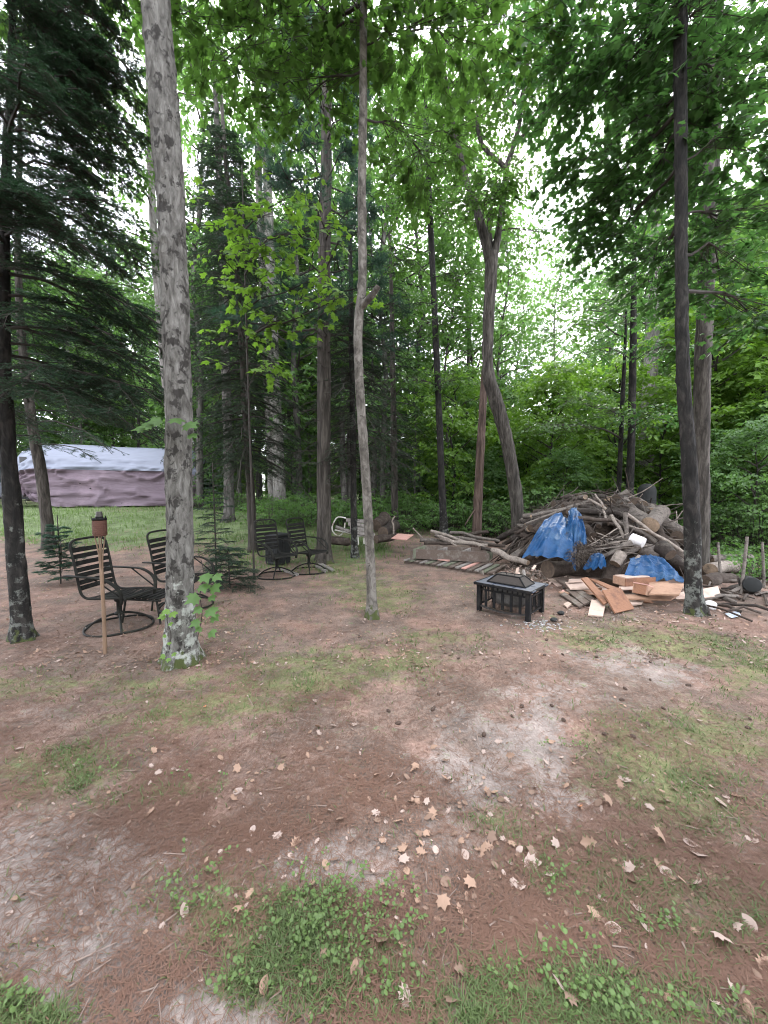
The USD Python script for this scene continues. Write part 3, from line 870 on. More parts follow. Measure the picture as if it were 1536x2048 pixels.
def conifer(name, label, px, Y, barkm, needlem, zlo, zhi, R, nbr, nl, nw, dens, cat='tree', top_h=None, prof=.8, rise=.15, droop=.35, ntw=22, twl=.42, group=None, az_pref=None, n=14, m=50, seed=0, dead_lo=None, dead_n=0, flare=.25, pts=None, sparse=.0, sub=0, lpow=0.0, rough=.012, rr=.009):
    g = np.random.default_rng(seed + 500)
    P, Rr = trunk_pts(px, Y, top_h) if pts is None else pts
    t = Thing(name, label, cat, P[0] + [0, 0, .06], group)
    t.part('trunk', trunk_mesh(P, Rr, n, m, flare, rough, seed), barkm, True)
    wood, ndl, dead = [], [], []
    for i in range(nbr):
        q = (i + g.random()) / nbr
        z = zlo + (zhi - zlo) * q
        a, r = on_trunk(P, Rr, z)
        L = R * ((1 - q) ** prof * .9 + .1) * g.uniform(.7, 1.12) * (1 - lpow * (1 - q))
        az = i * 2.399 + g.normal(0, .35)
        if az_pref is not None and g.random() < az_pref[1]:
            az = az_pref[0] + g.normal(0, az_pref[2])
        C = branch_needles(g, a, az, L, rise * g.uniform(.5, 1.5), droop * g.uniform(.6, 1.5), ntw, twl, nl, nw, dens, wood, ndl, r0=rr * L + .005, sparse=sparse, curl=g.normal(0, .25) if sub else 0)
        for s in range(sub):
            k = [2, 3, 4, 5][s % 4]
            branch_needles(g, C[k], az + (1 if s % 2 else -1) * g.uniform(.45, .95), L * g.uniform(.3, .55) * (1.2 - k * .12), g.uniform(-.25, .1), g.uniform(.2, .6), int(ntw * .6), twl * 1.15, nl, nw, dens, wood, ndl, r0=.006, curl=g.normal(0, .3))
    for i in range(dead_n):
        z = g.uniform(*dead_lo)
        a, r = on_trunk(P, Rr, z)
        L = R * g.uniform(.35, .85)
        az = g.uniform(0, 6.28)
        branch_needles(g, a, az, L, .02, .3, 9, .35, nl, nw, dens, dead, [], r0=.007, sparse=1.0, curl=g.normal(0, .3))
    t.part('branches', join(wood), B_TWIG, kind='stuff')
    if dead:
        t.part('dead_branches', join(dead), B_TWIG, kind='stuff')
    t.part('crown', join(ndl), needlem)
    return t, P, Rr


def tufts(g, O, D, per, nl, nw):
    """bundles of long pine needles"""
    n = len(O)
    d = unit(D[:, None] * .75 + g.normal(0, .55, (n, per, 3)))
    P = np.repeat(O[:, None], per, 1) + d * .01
    W = unit(np.cross(d, g.normal(size=d.shape))) * nw / 2
    l = nl * g.uniform(.75, 1.15, (n, per, 1))
    V = np.stack([P - W, P + W, P + d * l], 2)
    return V.reshape(-1, 3), np.arange(n * per * 3).reshape(-1, 3)


def pine(name, label, px, Y, barkm, zlo, zhi, R, nbr, tuft_n, nl, nw, per=22, cat='tree', top_h=None, seed=0, n=16, m=60, group=None, dead=None, rise=.12, prof=.55):
    g = np.random.default_rng(seed + 900)
    P, Rr = trunk_pts(px, Y, top_h)
    t = Thing(name, label, cat, P[0] + [0, 0, .06], group)
    t.part('trunk', trunk_mesh(P, Rr, n, m, .3, .02, seed, vs=.5), barkm, True)
    wood, O, D, dd = [], [], [], []
    for i in range(nbr):
        q = (i + g.random()) / nbr
        z = zlo + (zhi - zlo) * (int(q * nbr / 5) * 5 / nbr + .02 * g.random())
        a, r = on_trunk(P, Rr, z)
        L = R * ((1 - q) ** prof * .85 + .15) * g.uniform(.6, 1.1)
        az = i * 2.399 + g.normal(0, .3)
        u = np.linspace(0, 1, 7)
        h = np.array([math.cos(az), math.sin(az), 0])
        C = a + np.outer(u * L, h) + np.outer(L * (rise * u - .10 * u ** 2), [0, 0, 1])
        C[1:] += g.normal(0, .03 * L, (6, 3))
        wood.append(tube(C, np.linspace(.010 * L + .006, .004, 7), 5))
        k = tuft_n
        ub = g.uniform(.3, 1, k)
        o = np.stack([np.interp(ub, u, C[:, j]) for j in range(3)], -1)
        lat = np.array([-h[1], h[0], 0])
        sd = g.uniform(-1, 1, k)
        e = o + (h * .5 + lat * sd[:, None] + np.array([0, 0, .18])) * (L * .34 * (1.15 - ub))[:, None] + g.normal(0, .06, (k, 3))
        wood.append(thin_sticks(o, e, .004))
        # several tufts along each twig
        for w in (.45, .75, 1.0):
            O.append(o * (1 - w) + e * w + g.normal(0, .02, o.shape))
            D.append(unit(e - o))
    if dead:
        for i in range(dead[2]):
            z = g.uniform(dead[0], dead[1])
            a, r = on_trunk(P, Rr, z)
            branch_needles(g, a, g.uniform(0, 6.28), g.uniform(.3, 1.0), .05, .15, 6, .3, .05, .01, 10, dd, [], r0=.008, sparse=1.0)
        t.part('dead_branches', join(dd), B_TWIG, kind='stuff')
    t.part('branches', join(wood), B_TWIG, kind='stuff')
    O, D = np.vstack(O), np.vstack(D)
    t.part('crown', tufts(g, O, D, per, nl, nw), N_PINE)
    return t, P, Rr


# --- the big grey maple by the torch
broadleaf('maple_tree', 'big grey trunk with black bark patches standing between torch and chairs', [(362, 1325, 84), (361, 1240, 66), (360, 1100, 60), (358, 960, 59), (357, 800, 58), (351, 600, 58), (341, 400, 60), (327, 200, 61), (311, 0, 61)], 3.45, B_GREY, L_MAPLE,
          [(-60, -120, 4.2, 240, 110, 60), (200, -200, 4.6, 260, 110, 60), (560, -200, 4.6, 260, 110, 60), (470, -420, 3.8, 300, 140, 70), (180, -420, 3.6, 300, 140, 60)], .10, MAPLE, top_h=9.5, n=88, m=520, flare=.22, rough=.018, knobs=40, seed=3)

# --- dark fir, its drooping boughs fill the edge of the view
conifer('fir_tree', 'dark fir with mottled lower bark and drooping boughs nearest the torch', [(48, 1297, 54), (42, 1240, 46), (33, 1120, 45), (24, 1000, 42), (14, 870, 38), (8, 700, 32), (8, 500, 26), (12, 350, 22), (20, 200, 18), (26, 0, 14)], 3.85, B_DARK, N_FIR, 2.45, 7.4, 1.55, 80, .030, .0075, 250, top_h=8.2, prof=.35, rise=.10, droop=.32, ntw=34, twl=.40, az_pref=(.05, .42, .55), n=40, m=160, seed=1, sub=4)
# --- leaning trunk in front of the trailer
conifer('leaning_spruce', 'leaning grey spruce trunk in front of the covered trailer', [(97, 1036, 29), (84, 960, 28), (70, 880, 26), (58, 800, 24), (46, 700, 21), (38, 600, 18), (36, 450, 15), (40, 300, 12)], 9.2, B_PINE, N_FIR, 2.6, 8.5, 1.9, 60, .055, .014, 90, top_h=10.5, prof=.5, ntw=22, seed=2)
# --- dark spruces in the middle
conifer('spruce_tree', 'dark spruce with bare drooping lower branches between the two pairs of chairs', [(505, 1062, 19.6), (502, 1000, 18.7), (496, 900, 17.0), (490, 780, 16.1), (484, 690, 14.4), (470, 500, 11.9), (452, 330, 9.3), (440, 160, 6.8)], 9.0, B_PINE, N_SPRUCE, 2.1, 9.6, 1.7, 175, .055, .014, 90, prof=.45, rise=.0, droop=.42, ntw=22, dead_lo=(1.4, 4.2), dead_n=34, top_h=10.3, seed=4)
conifer('thin_spruce', 'thin dark spruce trunk just behind the slim bent maple', [(710, 1146, 15), (708, 1050, 14), (706, 900, 13), (704, 750, 12), (702, 600, 10), (700, 450, 8)], 8.4, B_DARK, N_SPRUCE, 2.0, 5.6, 1.3, 90, .050, .012, 70, prof=.35, rise=.0, droop=.35, ntw=18, dead_lo=(1.3, 4.0), dead_n=34, seed=5, sparse=.05)
conifer('spruce_tree', 'dense dark spruce behind the bent maple, hung with dead twigs', [(790, 1035, 16), (788, 900, 14), (785, 700, 11), (782, 560, 8), (780, 480, 5)], 11.5, B_PINE, N_SPRUCE, 1.9, 8.6, 1.25, 80, .055, .014, 75, prof=.6, rise=-.02, droop=.36, ntw=20, dead_lo=(1.0, 3.5), dead_n=24, seed=6, top_h=9.0)
conifer('old_spruce', 'tall dim spruce standing back between the grey trunk and the pine', [(458, 1046, 24), (457, 930, 22), (450, 700, 19), (440, 400, 15), (430, 150, 10)], 12.0, B_FAR, N_SPRUCE, 4.5, 13.0, 1.9, 70, .07, .018, 55, prof=.6, rise=.0, droop=.35, ntw=20, seed=7, top_h=14)
# --- white pine behind the far chairs
pine('pine_tree', 'tall dark straight pine trunk behind the farther pair of chairs', [(648, 1127, 36.1), (648, 1090, 31.0), (648, 1000, 30.1), (648, 860, 29.2), (648, 650, 27.5), (650, 450, 24.9), (653, 300, 22.4), (652, 120, 17.2), (650, -60, 12.9)], 8.0, B_PINE, 4.6, 12.5, 2.1, 64, 26, .13, .0055, seed=8, top_h=13, n=28, m=140, dead=(1.6, 5.0, 36))
# --- slim maple with the bend
broadleaf('slim_maple', 'slim bent grey maple with a broken snag, standing alone mid clearing', [(745, 1237, 25.4), (743, 1190, 20.5), (739, 1080, 19.7), (731, 950, 19.7), (722, 820, 18.9), (716, 700, 18.0), (718, 630, 18.9), (725, 560, 17.2), (724, 420, 17.2), (726, 240, 16.4), (727, 40, 14.8), (728, -120, 13.1)], 4.67, B_SLIM, L_MAPLE,
          [(560, 60, 5.0, 170, 60, 34), (840, 60, 4.8, 160, 60, 34), (690, -60, 4.4, 200, 70, 40), (450, 120, 5.4, 120, 50, 20), (620, 190, 5.2, 110, 40, 18), (840, 300, 5.3, 80, 36, 14), (905, 100, 5.6, 150, 60, 26), (1010, 30, 5.4, 140, 60, 24), (380, 20, 5.4, 130, 60, 22)], .105, MAPLE, top_h=8.5, n=32, m=170, flare=.3, rough=.008, knobs=26, seed=9,
          limbs=[[(716, 622, 4.67, 15), (732, 604, 4.62, 13), (746, 588, 4.58, 12), (757, 572, 4.55, 10)]])
# --- sapling whose bright leaves hang in front of the spruces
broadleaf('maple_sapling', 'young maple with big bright leaves hanging in front of the dark spruce', [(508, 1150, 5), (504, 1000, 4.4), (499, 850, 4), (494, 700, 4), (490, 560, 3.6), (486, 420, 3), (484, 330, 2.4)], 6.6, B_TWIG, L_YELLOW,
          [(470, 430, 6.0, 62, 26, 13), (540, 480, 6.0, 70, 24, 13), (430, 500, 5.9, 45, 14, 6), (520, 560, 6.1, 60, 22, 10), (460, 605, 6.0, 40, 16, 6), (560, 640, 6.2, 70, 22, 10), (480, 660, 6.1, 45, 16, 7), (510, 735, 6.0, 60, 16, 9), (690, 590, 5.6, 40, 16, 6), (620, 560, 6.0, 50, 20, 8), (570, 400, 6.2, 60, 24, 10), (620, 470, 6.2, 60, 24, 10)], .115, MAPLE, n=8, m=40, flare=.1, per=6, seed=10, thin=.5)
# --- the thin tree right of the middle
broadleaf('young_maple', 'thin straight young maple rising from the bushes behind the stick pile', [(889, 1052, 19), (884, 980, 15), (877, 800, 14), (868, 600, 13), (860, 430, 12), (855, 300, 9), (850, 180, 6)], 11.0, B_DARK, L_MAPLE,
          [(850, 330, 11, 70, 40, 40), (810, 400, 10.5, 60, 34, 34), (910, 420, 11, 60, 34, 30), (860, 250, 11.5, 90, 40, 40), (800, 520, 10.6, 45, 26, 20), (920, 560, 11.4, 45, 26, 20), (880, 640, 10.6, 50, 22, 18), (820, 610, 11.4, 45, 24, 18), (830, 760, 10.8, 45, 18, 16), (910, 760, 11, 40, 18, 14)], .105, RH, n=12, m=60, seed=11)
# --- the forked maple at the wood pile
broadleaf('forked_maple', 'crooked grey maple forking high above the end of the woodpile', [(1040, 1050, 32), (1033, 1000, 28), (1017, 900, 27), (1006, 850, 28), (991, 800, 29), (979, 760, 27), (975, 720, 23), (976, 660, 23), (979, 600, 25), (982, 550, 26), (983, 505, 24)], 9.2, B_MAPLE, L_MAPLE,
          [(900, 250, 9.2, 110, 50, 56), (1010, 190, 9.0, 130, 55, 70), (940, 120, 9.4, 150, 60, 80), (1090, 150, 9.2, 120, 55, 64), (970, 400, 8.6, 62, 34, 40), (1000, 360, 8.4, 55, 30, 30), (1070, 330, 9.4, 60, 30, 18), (1110, 470, 9.6, 40, 26, 9), (890, 340, 9.6, 70, 36, 30), (1040, 480, 9.8, 40, 26, 6), (1050, 40, 9.2, 200, 80, 110), (1020, 540, 9.6, 25, 20, 5), (900, 20, 9.2, 180, 80, 90)], .10, RH, n=32, m=130, rough=.02, seed=12, flare=.15, vs=.6,
          limbs=[[(980, 520, 9.2, 20), (969, 475, 9.2, 18), (947, 400, 9.15, 13), (929, 350, 9.1, 12), (918, 300, 9.1, 11), (906, 255, 9.1, 10), (884, 110, 9.1, 7)],
                 [(986, 518, 9.2, 18), (996, 470, 9.2, 13), (1000, 440, 9.2, 11), (1010, 375, 9.2, 11), (1013, 335, 9.2, 11), (1025, 300, 9.2, 10), (1038, 250, 9.2, 9), (1044, 200, 9.2, 8), (1062, 80, 9.2, 5)],
                 [(983, 505, 9.25, 10), (978, 455, 9.3, 9), (981, 415, 9.4, 6)],
                 [(1012, 340, 9.2, 9), (1005, 330, 9.2, 9), (988, 315, 9.2, 8), (968, 295, 9.25, 8), (957, 265, 9.3, 7), (953, 225, 9.3, 5)],
                 [(1034, 285, 9.2, 7), (1048, 268, 9.1, 7), (1068, 245, 9.1, 6), (1093, 220, 9.0, 6), (1118, 186, 9.0, 5)]])
# --- dead reddish trunk
t = Thing('dead_tree', 'dead reddish brown trunk beside the foot of the forked maple', 'tree', ground_at(953, 1062))
P, R = trunk_pts([(953, 1064, 22), (956, 1000, 20), (961, 900, 18), (966, 800, 16), (969, 740, 13)], 9.8)
t.part('trunk', trunk_mesh(P, R, 18, 70, .2, .012, 13, vs=.5), B_RED, True)
t.part('branch', limb(P[1] - [0, 0, .2], at(930, 1050, 9.5), .03, .012)[0], B_RED, True)
# --- pair of thin maples behind the pile
for i, (pp, lab, cl) in enumerate([
    ([(1258, 1002, 20), (1262, 900, 18), (1265, 760, 17), (1267, 640, 15), (1268, 540, 11), (1270, 440, 8)], 'thin dark maple leaning over the top of the woodpile',
     [(1290, 560, 10.5, 60, 26, 20), (1250, 640, 10.4, 55, 20, 16), (1340, 690, 10.0, 60, 22, 16), (1210, 560, 10.6, 60, 26, 18), (1270, 470, 10.6, 70, 34, 26), (1300, 830, 9.6, 60, 22, 16), (1190, 700, 10.4, 50, 16, 10)]),
    ([(1236, 1000, 12), (1241, 900, 11), (1246, 780, 10), (1250, 700, 7), (1252, 620, 5)], 'thinner of two close maple stems behind the woodpile',
     [(1180, 620, 11, 60, 22, 16), (1130, 660, 11, 50, 20, 14), (1220, 820, 10.6, 50, 18, 14), (1160, 800, 10.4, 60, 18, 16), (1110, 850, 10.2, 60, 20, 20)])]):
    broadleaf('thin_maple', lab, pp, 10.8 + .3 * i, B_DARK, L_MAPLE if i else L_DEEP, cl, .105, RH, n=12, m=60, seed=14 + i)
# --- black trunk in front of the boards
broadleaf('dark_maple', 'straight nearly black trunk with pale flaking plates in front of the scrap boards', [(1391, 1238, 47.5), (1388, 1190, 39.6), (1384, 1050, 37.8), (1376, 900, 33.4), (1366, 740, 29.9), (1363, 560, 26.4), (1362, 380, 27.3), (1361, 200, 27.3), (1360, 0, 27.3), (1358, -160, 26.4)], 4.67, B_DARK, L_DEEP,
          [(1290, 300, 5.6, 130, 44, 60), (1200, 200, 5.9, 130, 50, 56), (1260, 100, 5.4, 150, 56, 64), (1440, 160, 4.9, 120, 50, 44), (1480, 300, 4.8, 110, 44, 40), (1470, 450, 5.2, 100, 34, 34), (1180, 360, 6.4, 90, 34, 34), (1260, 420, 6.2, 110, 36, 44), (1330, 520, 6.0, 90, 28, 30), (1220, 500, 6.6, 70, 22, 20), (1440, 570, 5.6, 100, 26, 30), (1140, 100, 6.0, 130, 56, 50), (1400, 20, 4.6, 160, 60, 50), (1230, -40, 5.2, 200, 70, 60), (1510, 640, 5.8, 70, 24, 20), (1290, 590, 7.0, 70, 20, 18), (1180, 440, 7.0, 60, 20, 14)], .098, MAPLE, top_h=8.6, n=44, m=220, rough=.018, seed=16, knobs=22, flare=.25)
# --- thicker grey trunk behind it
broadleaf('grey_maple', 'thick grey trunk close behind the black trunk', [(1404, 1120, 38), (1404, 1050, 34), (1403, 900, 37), (1405, 740, 38), (1411, 600, 38), (1417, 480, 37), (1422, 360, 36), (1428, 200, 34), (1434, 0, 30)], 7.0, B_MAPLE, L_MAPLE,
          [(1470, 230, 7.4, 110, 50, 44), (1390, 120, 7.6, 120, 56, 44), (1500, 60, 7.2, 110, 60, 40), (1480, 520, 7.6, 90, 40, 30), (1360, 420, 8.0, 80, 36, 20), (1320, 250, 8.0, 90, 40, 26), (1500, 400, 7.6, 90, 44, 30)], .105, RH, top_h=9, n=28, m=110, rough=.02, seed=17, vs=.6)
# the tall maple whose crown closes the upper corner by the grey trunk
broadleaf('tall_maple', 'tall slender pale maple seen past the edge of the grey trunk', [(352, 1018, 20), (345, 900, 20), (328, 720, 19), (310, 500, 18), (300, 300, 15), (296, 100, 12)], 12.5, B_PALE, L_MAPLE,
          [(230, 200, 11, 90, 60, 70), (180, 90, 10.5, 120, 70, 80), (270, 330, 11, 60, 50, 44), (150, 270, 10.5, 90, 56, 60), (250, 470, 11.5, 60, 44, 36), (410, 90, 11.5, 90, 60, 50), (330, -20, 11, 160, 80, 90), (60, 60, 11, 150, 90, 90), (260, 620, 12, 50, 34, 20), (200, 560, 12, 60, 30, 22), (130, 430, 11.5, 80, 40, 36), (430, 200, 12, 40, 40, 12), (225, 720, 12.5, 70, 30, 24), (560, 90, 12, 120, 60, 50)], .11, RH, top_h=13, n=14, m=60, seed=18)
broadleaf('pale_trunk_tree', 'stout pale trunk blurred in leaves beyond the thin maple pair', [(1290, 1000, 36), (1294, 880, 34), (1300, 760, 33), (1306, 640, 31), (1312, 500, 28), (1318, 300, 22), (1322, 120, 16)], 15.0, B_PALE, L_FAR,
          [(1310, 420, 14, 80, 50, 44), (1240, 340, 14.5, 70, 44, 34), (1390, 330, 14, 70, 50, 36), (1330, 600, 14, 60, 34, 26), (1260, 230, 15, 80, 50, 40), (1350, 180, 14.5, 90, 60, 44)], .12, RH, top_h=13, n=16, m=50, seed=19)
for i, (pp, lab) in enumerate([([(560, 1003, 29), (556, 900, 26), (550, 780, 24), (543, 600, 22), (536, 400, 19), (530, 200, 14)], 'paler right hand trunk of the twin trunks on the grassy rise'), ([(546, 1000, 21), (542, 900, 20), (536, 780, 18), (528, 600, 17), (519, 400, 15), (512, 100, 11)], 'slimmer trunk of the twin trunks on the grassy rise')]):
    broadleaf('twin_trunk_tree', lab, pp, 14.5 + .4 * i, B_PALE, L_FAR, [(540 + 40 * i, 60, 14, 110, 70, 60), (440 + 60 * i, 0, 14, 110, 70, 50), (620, 130, 14, 90, 60, 40), (530, 290, 14.5, 50, 40, 14)], .12, RH, top_h=15, n=16, m=50, seed=20 + i)

# --- trees further back: a few kinds, then copies
def wild_tree(name, label, base, H, r0, lo, Rc, nclump, twigs, size, leafm, barkm, seed, group, lean=0.0, rz=0.0, scale=(1, 1, 1)):
    g = np.random.default_rng(seed)
    t = Thing(name, label, 'tree', base, group, local=True, rz=rz, scale=scale)
    P = np.array([[g.normal(0, .02 * H) * u + lean * u * H, g.normal(0, .02 * H) * u, u * H - .2] for u in np.linspace(0, 1, 7)])
    R = r0 * (1 - .8 * np.linspace(0, 1, 7))
    wood = []
    t.part('trunk', trunk_mesh(P, R, 10, 40, .3, .01, seed), barkm, True)
    leafs = []
    for i in range(nclump):
        u = lo + (1 - lo) * (i + g.random()) / nclump
        a, r = on_trunk(P, R, u * H)
        prof = math.sin(math.pi * min(1, .18 + .8 * (u - lo) / (1 - lo)))
        L = Rc * prof * g.uniform(.35, 1.0)
        az = i * 2.4 + g.normal(0, .5)
        c = a + [math.cos(az) * L, math.sin(az) * L, .3 * L]
        Pl, D, Nn, S, o, e = sprays(g, c, (.75 * Rc * .45, .75 * Rc * .45, .28 * Rc * .55), twigs, 8, size)
        leafs.append(leaf_mesh(Pl, D, Nn, S))
        wood.append(limb(a - [0, 0, .25 * L], c, .02 + .008 * L, .006, .06, 5, 6, g=g)[0])
    t.part('branches', join(wood), B_TWIG, kind='stuff')
    t.part('crown', join(leafs), leafm)
    return t


def wild_conifer(name, label, base, H, r0, lo, Rc, nbr, seed, group, leafm=None, nl=.09, nw=.022):
    g = np.random.default_rng(seed)
    P = np.array([[g.normal(0, .006 * H), g.normal(0, .006 * H), u * H - .2] for u in np.linspace(0, 1, 6)])
    R = r0 * (1 - .85 * np.linspace(0, 1, 6))
    t = Thing(name, label, 'tree', base, group, local=True)
    t.part('trunk', trunk_mesh(P, R, 10, 40, .2, .01, seed), B_FAR, True)
    wood, ndl = [], []
    for i in range(nbr):
        q = (i + g.random()) / nbr
        a, r = on_trunk(P, R, H * (lo + (1 - lo) * q))
        L = Rc * ((1 - q) ** .7 * .9 + .1) * g.uniform(.7, 1.1)
        branch_needles(g, a, i * 2.4 + g.normal(0, .3), L, .05, .35, 16, .42, nl, nw, 42, wood, ndl, r0=.01 * L + .005, sparse=.1)
    t.part('branches', join(wood), B_TWIG, kind='stuff')
    t.part('crown', join(ndl), leafm or N_SPRUCE)
    return t


def spot(px, Y):
    x = (px - 768) / FPX * Y
    return np.array([x, Y, float(gh(x, Y)) - .05])


gA, gB, gC, gD = 'leafy forest trees', 'slender young maples', 'distant conifers', 'pole-like pines'
lA, lB, lC, lD = ['leafy broadleaf tree deep in the woods', 'slender leafy young maple', 'dim distant conifer', 'straight pole-like pine trunk']
def zone(px):
    for lim, s in ((120, 'behind the fir'), (345, 'above the covered trailer'), (470, 'just past the big grey trunk'), (640, 'behind the dark spruces'), (725, 'between pine and bent maple'), (800, 'just past the bent maple'), (900, 'behind the thin young maple'), (1040, 'behind the forked maple'), (1130, 'above the blue tarp'), (1260, 'above the log heap'), (1370, 'behind the thin maple pair'), (1470, 'past the black trunk')):
        if px < lim:
            return s
    return 'at the far thicket edge'


p1 = wild_tree('forest_tree', lA + ' ' + zone(640), spot(640, 19), 14, .17, .30, 3.2, 40, 40, .17, L_FAR, B_FAR, 31, gA + ' ' + zone(640))
p2 = wild_tree('forest_tree', lA + ' ' + zone(180), spot(180, 24), 12, .15, .22, 3.0, 38, 40, .17, L_MAPLE, B_PALE, 32, gA + ' ' + zone(180))
p3 = wild_tree('understory_maple', lB + ' ' + zone(1095), spot(1095, 13), 5.0, .045, .16, 1.5, 24, 26, .12, L_YELLOW, B_DARK, 33, gB + ' ' + zone(1095))
p4 = wild_tree('understory_maple', lB + ' ' + zone(1180), spot(1180, 15), 4.2, .04, .06, 1.6, 24, 28, .12, L_FAR, B_DARK, 34, gB + ' ' + zone(1180))
p7 = wild_tree('airy_tree', 'airy light green tree rising ' + zone(1000), spot(1000, 17), 13, .10, .16, 2.5, 46, 24, .135, L_FAR, B_FAR, 38, 'airy light green trees ' + zone(1000))
p5 = wild_conifer('forest_conifer', lC + ' ' + zone(590), spot(590, 17), 15, .17, .25, 1.7, 90, 35, gC + ' ' + zone(590))
p6 = wild_conifer('pole_pine', lD + ' ' + zone(770), spot(770, 21), 15, .13, .66, 1.5, 40, 36, gD + ' ' + zone(770), N_PINE)
for pr, lab, grp, lst in (
    (p1, lA, gA, [(700, 26, 1), (520, 22, 1.1), (420, 25, 1), (270, 27, 1.05), (60, 26, 1.1), (-200, 25, 1), (860, 30, .8), (1440, 22, 1.1), (1560, 19, 1), (1350, 27, 1), (1650, 22, 1.1), (-150, 22, .9), (1500, 15, .75), (820, 25, .75), (1420, 16, .9), (-60, 25, 1), (1250, 26, .95)]),
    (p2, lA, gA, [(395, 25, 1.15), (470, 28, 1.1), (-20, 27, 1), (600, 31, 1), (1520, 26, 1.1), (1420, 32, 1), (1610, 15, .8), (-220, 15, 1), (110, 30, 1.2), (760, 34, .8), (430, 20, 1.1), (150, 22, 1.15), (30, 22, 1.2), (1460, 18, 1.1), (1540, 21, 1.2), (950, 32, .8), (1180, 34, .8)]),
    (p3, lB, gB, [(1050, 16, .9), (1150, 18, .9), (1380, 13, 1), (1490, 12, 1.05), (1450, 15.5, 1.1), (935, 17, .85), (1010, 20, .9), (1540, 11, .9), (1320, 12.5, .9), (1570, 14, 1.2), (850, 18, .9), (1100, 13.5, 1.25), (1230, 13, 1.15), (1410, 12.5, 1.7), (1470, 13.5, 1.8), (1520, 12, 1.6), (905, 14, 1.2), (950, 18, 1.5), (560, 18, 1.6), (1120, 20, 1.5), (1210, 19, 1.5), (1010, 24, 1.6)]),
    (p4, lB, gB, [(960, 14, .7), (1080, 20, .9), (1250, 17, .85), (1340, 17, 1), (1430, 11, .8), (1510, 9.5, .75), (905, 21, .9), (1130, 11.8, .62), (1210, 13.5, .7), (640, 20, .9), (720, 18, .8), (800, 20, .8), (420, 17, .8), (1600, 10.5, 1), (1290, 21, 1), (1170, 22, .9), (990, 24, .9), (1060, 26, 1), (880, 27, 1)]),
    (p7, 'airy light green tree rising', 'airy light green trees', [(400, 15.5, 1.35), (700, 16.5, 1.4), (765, 15.5, 1.3), (835, 18, 1.45), (600, 15.5, 1.4), (925, 18, 1.35), (890, 16, .9), (940, 20, 1), (1110, 22, 1.1), (1220, 20, 1), (1270, 17, .95), (1330, 21, 1.1), (1030, 25, 1.1), (1190, 27, 1.2), (850, 21, 1), (800, 24, 1.1), (980, 29, 1.2), (1300, 28, 1.2), (480, 17, .95), (390, 22, 1.1), (280, 24, 1.15), (170, 21, 1), (620, 19, 1.05), (1400, 18, 1), (1480, 16, .9)]),
    (p5, lC, gC, [(690, 15.5, .8), (500, 19, 1), (400, 17, 1), (-80, 23, 1), (250, 26, 1.1), (830, 15, .34), (745, 16, .8)]),
    (p6, lD, gD, [(742, 19, .9), (758, 23, 1), (784, 18, .95), (800, 24, 1), (815, 20, .9), (832, 27, 1), (845, 22, .85), (855, 31, 1), (605, 24, 1), (630, 28, 1), (582, 21, 1), (910, 30, .9), (942, 34, 1), (1000, 30, .9), (1040, 36, 1), (1110, 33, .9), (1200, 30, .9), (230, 23, 1), (1480, 20, 1), (1390, 24, 1), (720, 28, 1.1), (480, 32, 1.1)])):
    for i, (px, Yd, s) in enumerate(lst):
        zn = zone(px)
        g = np.random.default_rng(int(px * 7 + Yd * 13) % 99991)
        pr.copy(spot(px, Yd), g.uniform(0, 6.28), lab + ' ' + zn, grp + ' ' + zn, (s, s, s * g.uniform(.92, 1.08)), name='forest_tree' if pr in (p1, p2) else 'understory_maple' if pr in (p3, p4) else 'airy_tree' if pr is p7 else 'forest_conifer' if pr is p5 else 'pole_pine')
def prototypes(inst, things):
    out = []
    for q in things:
        x = UsdGeom.Xform.Define(stage, numbered(str(inst.GetPath()), 'wild_tree'))
        x.GetPrim().GetReferences().AddInternalReference(q.path)
        x.GetPrim().GetAttribute('xformOp:translate').Set(Gf.Vec3d(0, 0, 0))
        for k in ('label', 'category', 'group'):
            x.GetPrim().SetCustomDataByKey(k, '')
        out.append(x.GetPath())
    inst.CreatePrototypesRel().SetTargets(out)


# far woods as one mass: a belt that closes the horizon
far = UsdGeom.PointInstancer.Define(stage, '/World/far_woods')
tag(far.GetPrim(), 'hazy green mass of distant woods closing the view', 'woods', None, 'stuff')
prototypes(far, (p1, p4, p5))
g = np.random.default_rng(77)
pos, idx, sc, orr = [], [], [], []
for i in range(230):
    Yd = g.uniform(24, 55)
    xx = g.uniform(-1.45, 1.35) * Yd
    pxx = 768 + xx / Yd * FPX
    k = g.choice([0, 1, 1, 1, 2])
    s = g.uniform(.8, 1.2)
    if 880 < pxx < 1330 and k != 1:
        k, s = 1, g.uniform(.9, 1.5)
    if k == 1:
        s *= 1.2
    pos.append((xx, Yd, float(gh(xx, Yd)) - .1))
    idx.append(int(k))
    sc.append((s, s, s))
    a = g.uniform(0, 3.14)
    orr.append(Gf.Quath(math.cos(a), 0, 0, math.sin(a)))
for i in range(90):
    a = g.uniform(.62 * math.pi, 2.38 * math.pi) if i % 2 else g.uniform(1.1 * math.pi, 1.9 * math.pi)
    q = g.uniform(11, 30)
    xx, Yd = q * math.cos(a), q * math.sin(a)
    if Yd > -5 and abs(xx) < 1.35 * (Yd + 6):
        continue
    s = g.uniform(.85, 1.2)
    pos.append((xx, Yd, float(gh(xx, Yd)) - .1))
    idx.append(int(g.choice([0, 0, 1, 2])))
    sc.append((s, s, s))
    a = g.uniform(0, 3.14)
    orr.append(Gf.Quath(math.cos(a), 0, 0, math.sin(a)))
far.CreatePositionsAttr(Vt.Vec3fArray.FromNumpy(np.array(pos, np.float32)))
far.CreateProtoIndicesAttr(Vt.IntArray(idx))
far.CreateScalesAttr(Vt.Vec3fArray.FromNumpy(np.array(sc, np.float32)))
